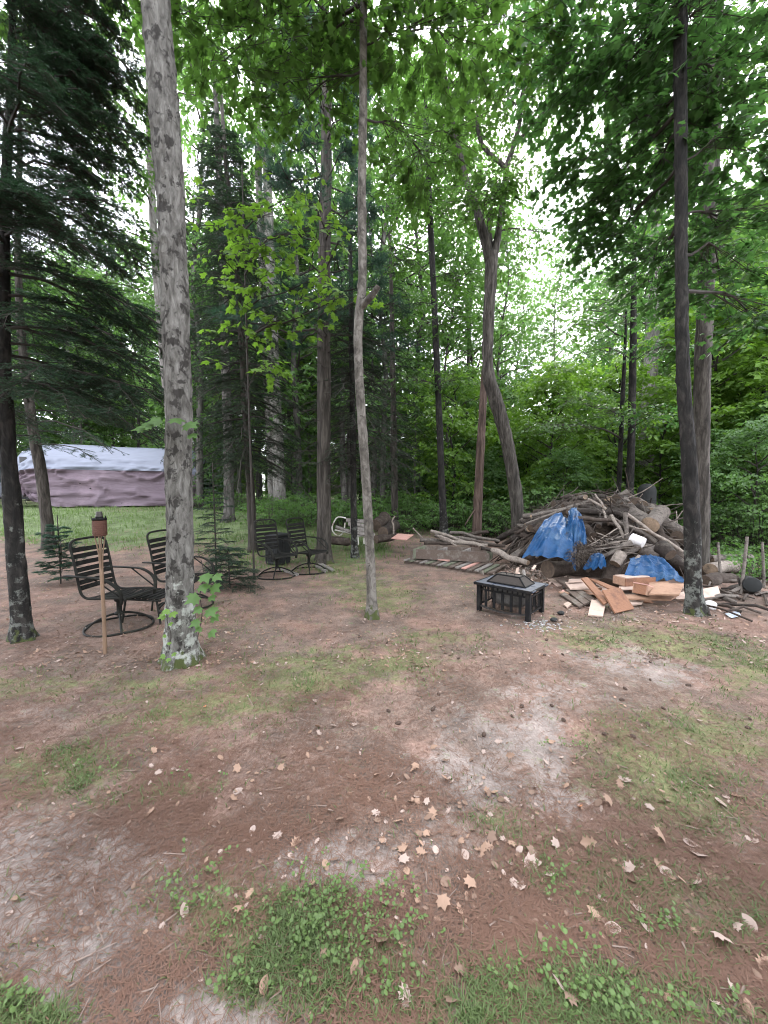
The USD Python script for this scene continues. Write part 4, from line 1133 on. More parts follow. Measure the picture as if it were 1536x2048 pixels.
far.CreateOrientationsAttr(Vt.QuathArray(orr))

belt = UsdGeom.PointInstancer.Define(stage, '/World/far_undergrowth')
tag(belt.GetPrim(), 'distant bushy understory filling the gaps between the far trunks', 'undergrowth', None, 'stuff')
prototypes(belt, (p3, p4))
g = np.random.default_rng(78)
pos, idx, sc, orr = [], [], [], []
for i in range(200):
    Yd = g.uniform(15.5, 42)
    xx = g.uniform(-1.3, 1.25) * Yd
    pxx = 768 + xx / Yd * FPX
    if pxx < 360 and Yd < 20:
        continue
    s = g.uniform(.5, .95) * (1 if pxx > 800 else .85)
    pos.append((xx, Yd, float(gh(xx, Yd)) - .1))
    idx.append(int(g.integers(2)))
    sc.append((s, s, s))
    a = g.uniform(0, 3.14)
    orr.append(Gf.Quath(math.cos(a), 0, 0, math.sin(a)))
belt.CreatePositionsAttr(Vt.Vec3fArray.FromNumpy(np.array(pos, np.float32)))
belt.CreateProtoIndicesAttr(Vt.IntArray(idx))
belt.CreateScalesAttr(Vt.Vec3fArray.FromNumpy(np.array(sc, np.float32)))
belt.CreateOrientationsAttr(Vt.QuathArray(orr))

# --- undergrowth
def bushes(name, label, lst, size, leafm, seed, per=7):
    g = np.random.default_rng(seed)
    leafs, st = [], []
    for px, Yd, w, h, k in lst:
        c = spot(px, Yd)
        Pl, D, Nn, S, o, e = sprays(g, c + [0, 0, h * .5], (w, w * .7, h * .55), k, per, size, .1, False, (.12, .35))
        Pl[:, 2] = np.maximum(Pl[:, 2], gh(Pl[:, 0], Pl[:, 1]) + .03)
        leafs.append(leaf_mesh(Pl, D, Nn, S))
        b = np.column_stack([c[0] + (o[:, 0] - c[0]) * .6, c[1] + (o[:, 1] - c[1]) * .6, np.zeros(len(o))])
        b[:, 2] = gh(b[:, 0], b[:, 1])
        st.append(thin_sticks(b, o, .005))
    t = Thing(name, label, 'undergrowth', (0, 0, 0), None, 'stuff')
    t.part('stems', join(st), B_TWIG, kind='stuff')
    t.part('leaves', join(leafs), leafm, kind='stuff')


g = np.random.default_rng(5)
bushes('undergrowth', 'low leafy undergrowth along the grassy rise behind the chairs', [(px, Yd, .9, .75, 110) for px, Yd in [(540, 11.5), (580, 12.3), (620, 11.4), (660, 12), (690, 11.2), (610, 13.4), (560, 13.6), (660, 13.6), (720, 12), (760, 11.6), (800, 11.3), (400, 15), (450, 14.5), (500, 14)]], .085, L_SHRUB, 41)
bushes('undergrowth', 'taller bushes behind the planter box and the stick pile', [(px, Yd, 1.0, 1.1, 130) for px, Yd in [(770, 13), (820, 12.6), (860, 12.3), (905, 11.8), (935, 11.6), (985, 11.5), (1010, 12), (880, 14), (940, 14), (1000, 14), (820, 15), (760, 15)]], .095, L_SHRUB, 42)
bushes('undergrowth', 'dense green thicket around and beyond the woodpile', [(px, Yd, 1.1, g.uniform(.8, 1.9), 105) for px, Yd in [(1060, 11), (1100, 12), (1150, 11.5), (1200, 12), (1260, 11.5), (1310, 11), (1350, 11.6), (1410, 10.5), (1450, 10), (1490, 9.5), (1530, 9), (1570, 9), (1440, 12), (1500, 11.5), (1560, 11), (1100, 14), (1180, 14), (1260, 14), (1340, 14), (1420, 14), (1500, 14)]], .095, L_SHRUB, 43)
bushes('undergrowth', 'low green leaves among the scattered logs at the edge of the yard', [(px, Yd, .5, .45, 60) for px, Yd in [(1440, 8.2), (1480, 8.6), (1520, 8.0), (1500, 7.2), (1455, 7.4), (1535, 6.6)]], .075, L_SHRUB, 44)

# --- saplings
conifer('fir_sapling', 'small young fir growing in the open grass beside the grey trunk', [(432, 1125, 4), (430, 1050, 3.4), (427, 980, 2.6), (425, 925, 1.5)], 6.6, B_TWIG, N_FIR, 0.25, 1.85, .50, 34, .03, .008, 190, prof=.6, rise=.15, droop=.12, ntw=14, n=7, m=20, flare=.1, seed=21, twl=.5, rr=.006)
conifer('fir_sapling', 'bushy blue-green pine sapling at the foot of the leaning spruce', [(120, 1128, 4), (118, 1080, 3.4), (114, 1030, 2)], 6.3, B_TWIG, N_PINE, .12, .98, .40, 26, .045, .007, 420, prof=.5, rise=.3, droop=.1, ntw=12, n=7, m=20, flare=.1, seed=22, twl=.5, rr=.006)
conifer('fir_sapling', 'low spreading fir boughs on the ground before the farther chairs', [(460, 1176, 4), (458, 1140, 3), (455, 1096, 2)], 6.0, B_TWIG, N_FIR, .06, .70, .62, 30, .03, .009, 240, prof=.5, rise=.12, droop=.12, ntw=16, n=7, m=16, flare=.1, seed=23, twl=.45, rr=.006)
t = Thing('bent_sapling', 'thin bare bent sapling behind the nearest chair', 'sapling', ground_at(123, 1132))
t.part('stem', tube(spline([ground_at(123, 1132), at(122, 1100, 5.9), at(121, 1085, 5.9), at(130, 1079, 5.9), at(148, 1077, 5.9)], 16), np.linspace(.010, .004, 16), 7), B_TWIG, True)
# vines climbing the grey trunk
def vine(label, stem, leaves, Y, size, mat):
    t = Thing('vine', label, 'vine', ground_at(*stem[0]))
    t.part('stem', tube(spline([at(a, b, Y) for a, b in stem], 20), .0035, 5), B_TWIG)
    for (a, b, s, d) in leaves:
        t.part('leaf', leaf_mesh(np.array([at(a, b, Y - .03)]), np.array([[d, -.45, -.35]]), np.array([[.15, -.8, .7]]) + rng.normal(0, .2, (1, 3)), [size * s], MAPLE), mat)


vine('broad-leaved vine on the chair side of the big grey trunk', [(392, 1290), (404, 1230), (400, 1190), (408, 1150), (402, 1120)], [(408, 1148, 1.1, .4), (428, 1150, .9, .9), (406, 1168, 1.0, .3), (424, 1172, 1.0, .8), (396, 1190, 1.15, -.5), (420, 1192, .7, .7), (418, 1216, 1.1, .5), (402, 1214, .8, -.4), (424, 1232, .8, .9), (398, 1240, .9, -.5), (420, 1262, .8, .6), (402, 1254, .6, -.4), (350, 836, 1.2, .5), (372, 846, 1.3, .9), (304, 846, 1.1, -.6), (322, 838, 1.1, -.8), (290, 854, 1.0, -1.0), (380, 868, .9, .8)], 3.3, .115, L_SHRUB)
vine('small bright yellow-green vine low on the torch side of the grey trunk', [(338, 1300), (342, 1270), (334, 1240), (336, 1215)], [(336, 1218, 1.0, -.2), (344, 1224, 1.0, .5), (330, 1230, .9, -.8), (340, 1245, .6, .4), (332, 1270, .5, -.5), (338, 1284, .5, .3), (330, 1310, .7, -.7), (346, 1306, .6, .6), (338, 1316, .6, 0)], 3.2, .075, L_YELLOW)
# ------------------------------------------------------------------ furniture and things
METAL = plain('dark_bronze_metal', (.010, .0095, .008), .6, .3, 30, .15, .15, dirt=(.020, .021, .016))
STRAP = plain('dark_strap', (.010, .0095, .009), .8, .25, 60, .2, .1, dirt=(.020, .021, .016))
BLACK = plain('black_metal', (.006, .006, .0065), .6, .3, 40, .2, .12, dirt=(.018, .016, .014))
SLATE = plain('slate_tile', (.034, .042, .062), .5, .3, 22, .3, .25)
MESHM = plain('wire_mesh', (.035, .028, .024), .7, .3, 200, .6, .3)
BAMBOO = plain('bamboo', (.15, .098, .064), .6, .3, 30, .3, .3, stretch=(1, 1, .15))
WEAVE = plain('woven_bamboo', (.095, .046, .034), .75, .4, 120, .8, .2, stretch=(1, 1, 3))
STEEL = plain('dull_steel', (.05, .045, .042), .4, .3, 30, .2, .5, metal=.6)
W_TAN = plain('board_tan', (.29, .175, .118), .8, .25, 14, .2, .25, stretch=(1, 6, 6), dirt=(.20, .11, .075))
W_CEDAR = plain('board_cedar', (.20, .098, .058), .8, .3, 16, .2, .25, stretch=(1, 6, 6), dirt=(.12, .06, .04))
W_PALE = plain('board_pale', (.40, .30, .25), .8, .18, 14, .2, .25, stretch=(1, 6, 6), dirt=(.32, .23, .19))
W_DARK = plain('board_weathered', (.10, .075, .062), .85, .35, 20, .4, .2, stretch=(1, 8, 8), dirt=(.16, .14, .12))
W_GREY = plain('wood_grey', (.20, .18, .165), .85, .3, 22, .5, .2, dirt=(.09, .08, .07))
W_OLIVE = plain('wood_mossy', (.13, .135, .10), .85, .3, 22, .5, .2, dirt=(.08, .09, .05))
W_PINK = plain('board_pink', (.46, .26, .22), .7, .15, 12, .15, .25)
LOGB = [plain('log_bark_%s' % n, c, .9, .45, 26, 1.0, .15, stretch=(1, 1, 1), dirt=d) for n, c, d in (('brown', (.045, .034, .028), (.085, .07, .06)), ('grey', (.115, .098, .086), (.045, .038, .034)), ('dark', (.030, .024, .021), (.07, .06, .05)), ('pale', (.22, .185, .16), (.11, .095, .08)))]
CUT = plain('cut_wood', (.26, .19, .135), .85, .35, 18, .4, .2, dirt=(.11, .085, .065))
CUTD = plain('cut_wood_dark', (.075, .055, .042), .9, .4, 18, .4, .2)
PLASTIC = plain('white_plastic', (.55, .53, .53), .5, .12, 14, .1, .4, dirt=(.35, .31, .29))
RUBBER = plain('black_plastic', (.008, .009, .009), .8, .3, 25, .2, .4)
ASH = plain('ash', (.30, .29, .285), .95, .4, 30, .6, .1, dirt=(.06, .055, .05))
WPAINT = plain('white_paint_metal', (.52, .50, .46), .5, .2, 20, .2, .4, dirt=(.22, .16, .11))


# --- swivel patio chair, facing +x
def make_chair(label, base, rz):
    t = Thing('patio_chair', label, 'chair', base, 'dark strap patio swivel chairs', rz=rz, local=True, scale=(.95, .95, .95))
    hw = .235
    def side(s):
        return [(.30, s * hw, .385), (.27, s * hw, .415), (.10, s * hw, .41), (-.12, s * hw, .395), (-.21, s * hw, .405), (-.262, s * hw, .46), (-.29, s * hw, .58), (-.33, s * hw, .80), (-.37, s * hw, .98)]
    path = side(1) + [(-.382, hw - .03, 1.03), (-.388, hw - .09, 1.05), (-.39, 0, 1.055), (-.388, -hw + .09, 1.05), (-.382, -hw + .03, 1.03)] + side(-1)[::-1]
    t.part('frame', tube(spline(path, 110), .0145, 8), METAL, True)
    C = spline(side(1), 120)
    t.part('front_rail', tube([(.285, -hw, .40), (.285, hw, .40)], .012, 8), METAL, True)
    bc = C[(C[:, 2] > .47)]
    for z in np.linspace(.50, .93, 7):
        i = np.argmin(abs(bc[:, 2] - z))
        p, q = bc[i], bc[min(i + 3, len(bc) - 1)]
        d = unit(q - p) * .026
        nrm = np.array([d[2], 0, -d[0]]) * .12
        y = np.linspace(-hw, hw, 7)
        sag = -.018 * (1 - (y / hw) ** 2)
        V = np.concatenate([[[p[0] + k * d[0] + e * nrm[0] + s_, yy, p[2] + k * d[2] + e * nrm[2]] for yy, s_ in zip(y, sag)] for k, e in ((-1, -1), (1, -1), (1, 1), (-1, 1))]).reshape(4, 7, 3)
        F = [[a * 7 + j, a * 7 + j + 1, ((a + 1) % 4) * 7 + j + 1, ((a + 1) % 4) * 7 + j] for a in range(4) for j in range(6)]
        t.part('back_strap', (V.reshape(-1, 3), tri(F)), STRAP)
    sc = C[(C[:, 2] < .43) & (C[:, 0] < .275)]
    for x in np.linspace(.245, -.19, 7):
        i = np.argmin(abs(sc[:, 0] - x))
        p = sc[i]
        y = np.linspace(-hw, hw, 7)
        sag = -.02 * (1 - (y / hw) ** 2)
        V = np.concatenate([[[p[0] + k * .024, yy, p[2] + e * .003 + s_] for yy, s_ in zip(y, sag)] for k, e in ((-1, -1), (1, -1), (1, 1), (-1, 1))]).reshape(4, 7, 3)
        F = [[a * 7 + j, a * 7 + j + 1, ((a + 1) % 4) * 7 + j + 1, ((a + 1) % 4) * 7 + j] for a in range(4) for j in range(6)]
        t.part('seat_strap', (V.reshape(-1, 3), tri(F)), STRAP)
    flat = np.array([(-.45, -1.5), (.45, -1.5), (.45, 1.5), (-.45, 1.5)])
    for s in (-1, 1):
        arm = spline([(-.42, s * (hw + .03), .655), (-.30, s * (hw + .045), .655), (-.05, s * (hw + .055), .648), (.08, s * (hw + .055), .635), (.20, s * (hw + .05), .575), (.262, s * (hw + .035), .50), (.272, s * (hw + .02), .40), (.262, s * (hw + .016), .345)], 40)
        a = t.part('armrest', tube(arm, .014, prof=flat), METAL, True)
        t.part('brace', tube([(-.06, s * (hw + .045), .64), (.245, s * (hw + .025), .44)], .009, 7), METAL, True, parent=a)
    t.part('mount_plate', box(0, 0, .372, .30, .24, .025, .006), METAL)
    t.part('pedestal', lathe([(0, .15), (.05, .15), (.055, .17), (.028, .19), (.028, .30), (.05, .315), (.05, .36), (0, .36)], 14), METAL, True)
    th = np.linspace(0, 2 * math.pi, 65)[:-1]
    sup = lambda c: np.sign(c) * np.abs(c) ** .75
    ring = np.stack([.34 * sup(np.cos(th)), .34 * sup(np.sin(th)), np.full(64, .017)], -1)
    ring = xf((ring, None), rz=math.pi / 4)[0]
    t.part('base_ring', tube(ring, .0135, 7, closed=True), METAL, True)
    for k in range(2):
        a = k * math.pi / 2 + math.pi / 4
        c, s = math.cos(a), math.sin(a)
        arc = spline([(-.335 * c, -.335 * s, .02), (-.24 * c, -.24 * s, .10), (-.10 * c, -.10 * s, .155), (0, 0, .163), (.10 * c, .10 * s, .155), (.24 * c, .24 * s, .10), (.335 * c, .335 * s, .02)], 30)
        t.part('leg_arch', tube(arc, .013, 7), METAL, True)
    return t


def gpt(px, py, sink=0.0):
    P = ground_at(px, py)
    return np.array([P[0], P[1], float(gh(P[0], P[1])) - sink])


ch = make_chair('strap patio chair with the bamboo torch in front of it', gpt(240, 1254), math.radians(-8))
ch.copy(gpt(372, 1212), math.radians(-8), 'strap patio chair mostly hidden by the big grey trunk', scale=(.95, .95, .95))
ch.copy(gpt(554, 1152), math.radians(-40), 'strap patio chair in front of the dark ribbed bin', scale=(.95, .95, .95))
ch.copy(gpt(618, 1143), math.radians(-32), 'strap patio chair beside the tall pine trunk', scale=(.95, .95, .95))
# slatted footstool by the first chair
b = gpt(312, 1236)
t = Thing('footstool', 'low slatted dark footstool between the nearest chair and the grey trunk', 'footstool', b, rz=math.radians(-8), local=True)
for k in range(6):
    t.part('slat', box(-.20 + k * .08, 0, .30, .055, .46, .012, .003), STRAP)
for s in (-1, 1):
    t.part('rail', tube([(-.25, s * .225, .285), (.25, s * .225, .285)], .012, 7), METAL, True)
    for e in (-1, 1):
        t.part('leg', tube([(e * .2, s * .225, .28), (e * .25, s * .235, -.01)], .012, 7), METAL, True)
# dark ribbed bin behind the far chairs
b = gpt(556, 1128)
t = Thing('storage_bin', 'dark ribbed bin standing behind the farther chairs', 'bin', b, rz=math.radians(-30), local=True)
t.part('body', box(0, 0, .29, .38, .36, .58, .03), RUBBER)
for k in range(7):
    t.part('rib', box(.193, -.15 + k * .05, .30, .016, .022, .46, .004), RUBBER)
    t.part('rib', box(-.15 + k * .05, -.183, .30, .022, .016, .46, .004), RUBBER)
t.part('lid', box(0, 0, .605, .41, .39, .05, .015), RUBBER)
# loose planks under the far chairs
for q, lab in [([(556, 1137), (598, 1151), (592, 1154), (552, 1139)], 'pale bare plank lying under the chair beside the dark bin'), ([(640, 1127), (669, 1142), (664, 1145), (636, 1130)], 'upper of two short planks at the foot of the pine'), ([(634, 1132), (656, 1144), (650, 1147), (630, 1135)], 'lower of two short planks at the foot of the pine')]:
    Q = [ground_at(*p) + [0, 0, .035] for p in q]
    single('plank', lab, 'plank', slab(Q, .025), W_GREY)

# --- bamboo torch
b = gpt(210, 1308)
Yt = b[1]
top = at(200, 1072, Yt)
t = Thing('torch', 'bamboo garden torch with woven canister stuck in the ground by the nearest chair', 'torch', b)
S0 = b * .28 + top * .72
t.part('pole', tube(spline([b - [0, 0, .05], b * .6 + S0 * .4 + [.004, 0, 0], S0], 24), np.r_[np.linspace(.017, .0155, 24)] + .0015 * (np.arange(24) % 8 == 5), 12), BAMBOO, True)
ax = unit(top - b)
for k in range(4):
    a = k * math.pi / 2 + .4
    o = np.array([math.cos(a), math.sin(a), 0])
    t.part('split_cane', tube(spline([S0 - ax * .02 + o * .009, S0 + (top - S0) * .45 + o * .016, top + o * .040, top + ax * .06 + o * .052], 12), .0055, 6), BAMBOO, True)
cz = top
bask = t.part('canister', xf(lathe([(.044, 0), (.050, .004), (.056, .03), (.057, .10), (.056, .145), (.050, .15)], 20), t=cz), WEAVE, True)
for h in np.arange(.012, .148, .017):
    t.part('cane_band', xf(lathe([(.056, h - .005), (.0605, h), (.056, h + .005)], 20), t=cz), WEAVE, True, parent=bask)
t.part('rim', xf(lathe([(.0, .148), (.060, .148), (.060, .163), (.050, .170), (.030, .172), (.030, .182), (0, .182)], 20), t=cz), BLACK, True)
t.part('snuffer_cap', xf(lathe([(.030, .180), (.028, .19), (.024, .225), (.022, .228), (0, .229)], 16), t=cz), STEEL, True)
for k in range(5):
    a = k * 1.2566
    t.part('rim_tab', xf(box(.059, 0, .176, .006, .012, .02), rz=a, t=cz), BLACK)

# --- fire pit table
b = np.array([1.60, 4.80, float(gh(1.6, 4.8)) - .01])
rz = math.radians(-42)
t = Thing('fire_pit', 'black square metal fire pit table with slate tiles and mesh lid', 'fire pit', b, rz=rz, local=True)
LX, LY, H = .37, .27, .36
for sx in (-1, 1):
    for sy in (-1, 1):
        t.part('leg', box(sx * (LX - .055), sy * (LY - .055), H / 2 - .01, .055, .055, H - .02, .005), BLACK)
# table top: a frame of four rails with tiles let in
for sy in (-1, 1):
    t.part('top_rail', box(0, sy * (LY - .006), H, 2 * LX, .012, .034, .003), BLACK)
    t.part('top_rail', box(0, sy * (LY - .125), H, 2 * LX - .25, .012, .026, .003), BLACK)
    t.part('top_rail', box(sy * (LX - .006), 0, H, .012, 2 * LY - .024, .034, .003), BLACK)
    t.part('top_rail', box(sy * (LX - .131), 0, H, .012, 2 * LY - .27, .026, .003), BLACK)
g = np.random.default_rng(3)
for sy in (-1, 1):
    for k in range(3):
        t.part('tile', xf(box(0, 0, 0, .245, .106, .014, .003), rx=g.normal(0, .01), t=(-.26 + k * .26, sy * (LY - .066), H + .006)), SLATE)
for sx in (-1, 1):
    for k in range(2):
        t.part('tile', xf(box(0, 0, 0, .110, .155, .014, .003), ry=g.normal(0, .01), t=(sx * (LX - .069), -.083 + k * .166, H + .006)), SLATE)
# slatted sides with a bowed lower rail
for sy in (-1, 1):
    y0 = sy * (LY - .05)
    t.part('side_rail', box(0, y0, H - .075, 2 * LX - .16, .014, .02), BLACK)
    xs = np.linspace(-LX + .08, LX - .08, 14)
    V = [(x, y0 + sy * .03 * (1 - (x / (LX - .08)) ** 2), .075 - .02 * (1 - (x / (LX - .08)) ** 2)) for x in xs]
    t.part('bowed_rail', tube(V, .014, prof=np.array([(-.5, -1.3), (.5, -1.3), (.5, 1.3), (-.5, 1.3)])), STEEL)
    for k, x in enumerate(np.linspace(-LX + .15, LX - .15, 5)):
        t.part('slat', box(x, y0, .18, .035, .010, .215), BLACK)
    for k, x in enumerate(np.linspace(-LX + .12, LX - .12, 9)):
        t.part('upper_bar', box(x, y0 + .004 * sy, H - .045, .018, .008, .058), BLACK)
for sx in (-1, 1):
    x0 = sx * (LX - .05)
    t.part('side_rail', box(x0, 0, .085, .014, 2 * LY - .16, .02), BLACK)
    t.part('side_rail', box(x0, 0, H - .075, .014, 2 * LY - .16, .02), BLACK)
    for k, y in enumerate(np.linspace(-LY + .10, LY - .10, 9)):
        t.part('side_bar', box(x0, y, .19, .010, .012, .20), BLACK)
bowl = [(.05, .09), (.16, .10), (.215, .17), (.235, H - .02), (.225, H - .02), (.20, .18), (.15, .12), (.0, .11)]
v, f = lathe(bowl, 24)
t.part('fire_bowl', (v * [1.12, .82, 1], f), plain('scorched_steel', (.10, .095, .09), .6, .5, 9, .3, .4, dirt=(.02, .018, .016)), True)
# mesh lid
lo, hi, zl, zh = (.245, .145), (.145, .075), H + .020, H + .115
cor = [(-1, -1), (1, -1), (1, 1), (-1, 1)]
lid = None
for i in range(4):
    a, c = np.array(cor[i]), np.array(cor[(i + 1) % 4])
    q = [(*(a * lo), zl), (*(c * lo), zl), (*(c * hi), zh), (*(a * hi), zh)]
    p_ = t.part('lid_panel', slab(q, .004), MESHM)
    lid = lid or p_
    t.part('lid_edge', tube([(*(a * lo), zl), (*(a * hi), zh)], .010, 6), BLACK)
    t.part('lid_edge', tube([(*(a * lo), zl), (*(c * lo), zl)], .010, 6), BLACK)
    t.part('lid_edge', tube([(*(a * hi), zh), (*(c * hi), zh)], .009, 6), BLACK)
t.part('lid_panel', slab([(*(np.array(c_) * hi), zh) for c_ in cor], .004), MESHM)
t.part('lid_handle', tube(spline([(-.05, 0, zh), (-.05, 0, zh + .02), (.05, 0, zh + .02), (.05, 0, zh)], 12), .005, 6), BLACK)
# ash and charcoal beside it
g = np.random.default_rng(8)
c = gpt(1090, 1250)
ms = []
for _ in range(110):
    q = c + [g.normal(0, .16), g.normal(0, .09), 0]
    q[2] = gh(q[0], q[1]) + .004
    s = trimesh.creation.icosphere(0, g.uniform(.004, .016))
    ms.append((s.vertices * [1.3, 1, .6] + q, s.faces))
single('ash', 'pale ash and charcoal crumbs spilt beside the fire pit', 'ash', join(ms), ASH, kind='stuff')
for px, py, lab in [(1108, 1243, 'black charred lump on the ground beside the ash'), (1122, 1229, 'smaller charred lump near the corner of the scrap boards')]:
    s = trimesh.creation.icosphere(2, .035)
    v = s.vertices * [1.3, .9, .7]
    v = v * (1 + .5 * (meshkit.fbm(v * 40, 2, 1)[:, None] - .5))
    single('charred_wood', lab, 'charred wood', (v + gpt(px, py) + [0, 0, .02], s.faces), RUBBER)

# --- trailer under a tarpaulin
def make_trailer():
    P00, P01 = at(22, 1026, 15.6), at(345, 1010, 16.6)      # near long side, foot
    gl, gr = float(gh(P00[0], P00[1])), float(gh(P01[0], P01[1]))
    e = unit((P01 - P00) * [1, 1, 0])
    L = np.linalg.norm((P01 - P00)[:2]) + 1.2
    nrm = np.array([-e[1], e[0], 0])
    nrm = nrm if nrm[1] > 0 else -nrm
    O = np.array([P00[0], P00[1], (gl + gr) / 2])
    t = Thing('covered_trailer', 'long camper trailer wrapped in a silver and purple-brown tarpaulin', 'trailer', O)
    n_u, n_v = 150, 70
    u = np.linspace(0, L, n_u)
    Wd = 2.3
    # cross section from the near hem, up the side, over the rounded roof and down
    sec = [(-.10, -.03), (-.07, .7), (-.03, 1.35), (0, 1.72), (.12, 2.15), (.55, 2.62), (1.15, 2.76), (1.75, 2.62), (2.2, 2.15), (2.3, 1.6), (2.33, .3)]
    S = spline([(a, b_, 0) for a, b_ in sec], n_v)
    U, Sx = np.meshgrid(u, np.arange(n_v), indexing='ij')
    off, hh = S[None, :, 0] + 0 * U, S[None, :, 1] + 0 * U
    g1 = meshkit.fbm(np.stack([U * .9, hh * 3.8, off], -1), 4, 3) - .5
    g2 = meshkit.fbm(np.stack([U * .5 + hh * .8, hh * 9, off * 2], -1), 3, 6) - .5
    rid = 1 - 2 * np.abs(meshkit.fbm(np.stack([U * .7 + .25 * hh, hh * 3.0 - U * .12, off], -1), 3, 9) - .5) * 2
    low = 1 - sstep(1.5, 2.3, hh)
    disp = (.10 * g1 + .12 * g2) * (.15 + .85 * low) + .32 * np.maximum(rid - .5, 0) * low
    # fan of folds gathered at the tied near corner
    ang = np.arctan2(hh - .95, U + .05)
    rad = np.hypot(hh - .95, U)
    disp += .10 * np.sin(ang * 22) * np.exp(-rad / 1.5) * low * (off < .2)
    disp += .02 * np.sin(hh * 26 + g1 * 14 + U * .8) * ((hh > 1.6) & (hh < 2.25) & (off < .6))
    sagk = .05 * np.sin(U * 1.1) + .03 * np.sin(U * 2.7 + 1)
    ends = np.minimum(U, L - U)
    shrink = 1 - sstep(0, .9, ends)
    slope = -.028 * (U - 0)
    hh2 = np.maximum(hh * (1 + slope * .35) - shrink * hh * .10 + sagk * (hh > 1.9) * .25 + (hh < .5) * (.05 + .22 * sstep(2.0, 0, U) + .05 * np.sin(U * 1.7)), .05)
    cut = .75 * np.maximum(0, 1 - U / 1.5) * 0
    offd = off - disp * (off < 1.0) + shrink * np.where(off < 1.1, .25, -.25)
    V = O + U[..., None] * e + offd[..., None] * nrm + hh2[..., None] * np.array([0, 0, 1.0])
    # the hem curls up towards the tied corner
    pull = np.clip(1 - hh / 1.1, 0, 1) * (off < .4)
    V += (pull * np.exp(-U / .8) * .75)[..., None] * e
    ii, jj = np.meshgrid(np.arange(n_u - 1), np.arange(n_v - 1), indexing='ij')
    F = np.stack([ii * n_v + jj, ii * n_v + jj + 1, (ii + 1) * n_v + jj + 1, (ii + 1) * n_v + jj], -1).reshape(-1, 4)
    row = np.arange(n_v)
    kseam = int(np.argmin(np.abs(S[:n_v // 2, 1] - 1.62)))
    Fj = jj.reshape(-1)
    silver = plain('tarp_silver', (.17, .185, .235), .6, .08, 2.0, .6, .3, stretch=(.4, .4, 2.5), dist=.06)
    purple = plain('tarp_purple_brown', (.115, .085, .105), .6, .10, 2.2, .9, .25, stretch=(.35, .35, 2.2), dirt=(.165, .122, .148), dist=.09)
    Vf = V.reshape(-1, 3)

    def sub(sel, push=0.0):
        f = F[sel]
        k, inv = np.unique(f, return_inverse=True)
        return Vf[k] - nrm * push, inv.reshape(f.shape)
    t.part('roof_tarp', sub(Fj >= kseam), silver, True)
    t.part('side_tarp', sub(Fj < kseam), purple, True)
    seam = V[:, kseam] - nrm * .008
    t.part('seam', tube(seam, .012, 5), silver, True)
    # end walls of the trailer body, its chassis and wheels
    body = plain('trailer_body', (.03, .031, .034), .5, .2, 6, .1, .4)
    B = lambda u0, u1, o0, o1, z0, z1: trimesh.convex.convex_hull(np.array([O + a * e + b_ * nrm + [0, 0, c_] for a in (u0, u1) for b_ in (o0, o1) for c_ in (z0, z1)]))
    t.part('body', B(.25, L - .3, .22, 2.1, .45, 2.1), body)
    t.part('tongue', B(-1.9, .25, .9, 1.3, .35, .5), body)
    for o in (.12, 2.0):
        for q in (L * .45, L * .58):
            w = trimesh.creation.cylinder(.33, .2, sections=24)
            R = np.column_stack([e, [0, 0, 1], nrm])
            t.part('wheel', (w.vertices @ R.T + O + q * e + (o + .12) * nrm + [0, 0, .33], w.faces), RUBBER, True)
    for hu, hz in ((2.55, 1.12), (3.0, .80), (2.62, 1.02)):
        c_ = O + hu * e + [0, 0, hz] - nrm * .10
        s = trimesh.creation.icosphere(1, .035)
        t.part('hole_patch', (s.vertices * [1.2, .5, .8] + c_, s.faces), RUBBER)
    for hu in np.linspace(.6, L - 1.0, 9):
        c_ = O + hu * e + [0, 0, .20 + .12 * (hu < 1.8)] - nrm * .13
        t.part('tie_cord', tube([c_, c_ + [0, 0.1, -.2]], .008, 5), RUBBER)
    return t, O, e, nrm


trl, O, e, nrm = make_trailer()
# dark vehicle nose beyond the tied corner
t = Thing('dark_pickup', 'dark vehicle mostly cut off at the edge beside the covered trailer', 'vehicle', O - e * 2.4 + nrm * .6)
Bx = lambda u0, u1, o0, o1, z0, z1, sh=0: trimesh.convex.convex_hull(np.array([O + (a + (sh if c_ == z1 else 0)) * e + b_ * nrm + [0, 0, c_] for a in (u0, u1) for b_ in (o0, o1) for c_ in (z0, z1)]))
paint = plain('dark_paint', (.015, .02, .026), .25, .1, 4, .02, .5)
t.part('body', Bx(-3.6, -.5, .3, 2.1, .45, 1.05), paint)
t.part('cab', Bx(-3.3, -1.3, .4, 2.0, 1.05, 1.75, -.2), paint)
t.part('side_window', Bx(-3.0, -1.6, .385, .41, 1.12, 1.66, -.2), plain('tinted_glass', (.10, .16, .20), .12, .05, 3, 0, .6))
for q in (-3.1, -1.1):
    w = trimesh.creation.cylinder(.36, .22, sections=24)
    R_ = np.column_stack([e, [0, 0, 1], nrm])
    t.part('wheel', (w.vertices @ R_.T + O + q * e + .36 * nrm + [0, 0, .36], w.faces), RUBBER, True)
t.part('bumper', Bx(-.52, -.30, .3, 2.1, .42, .62), STEEL)
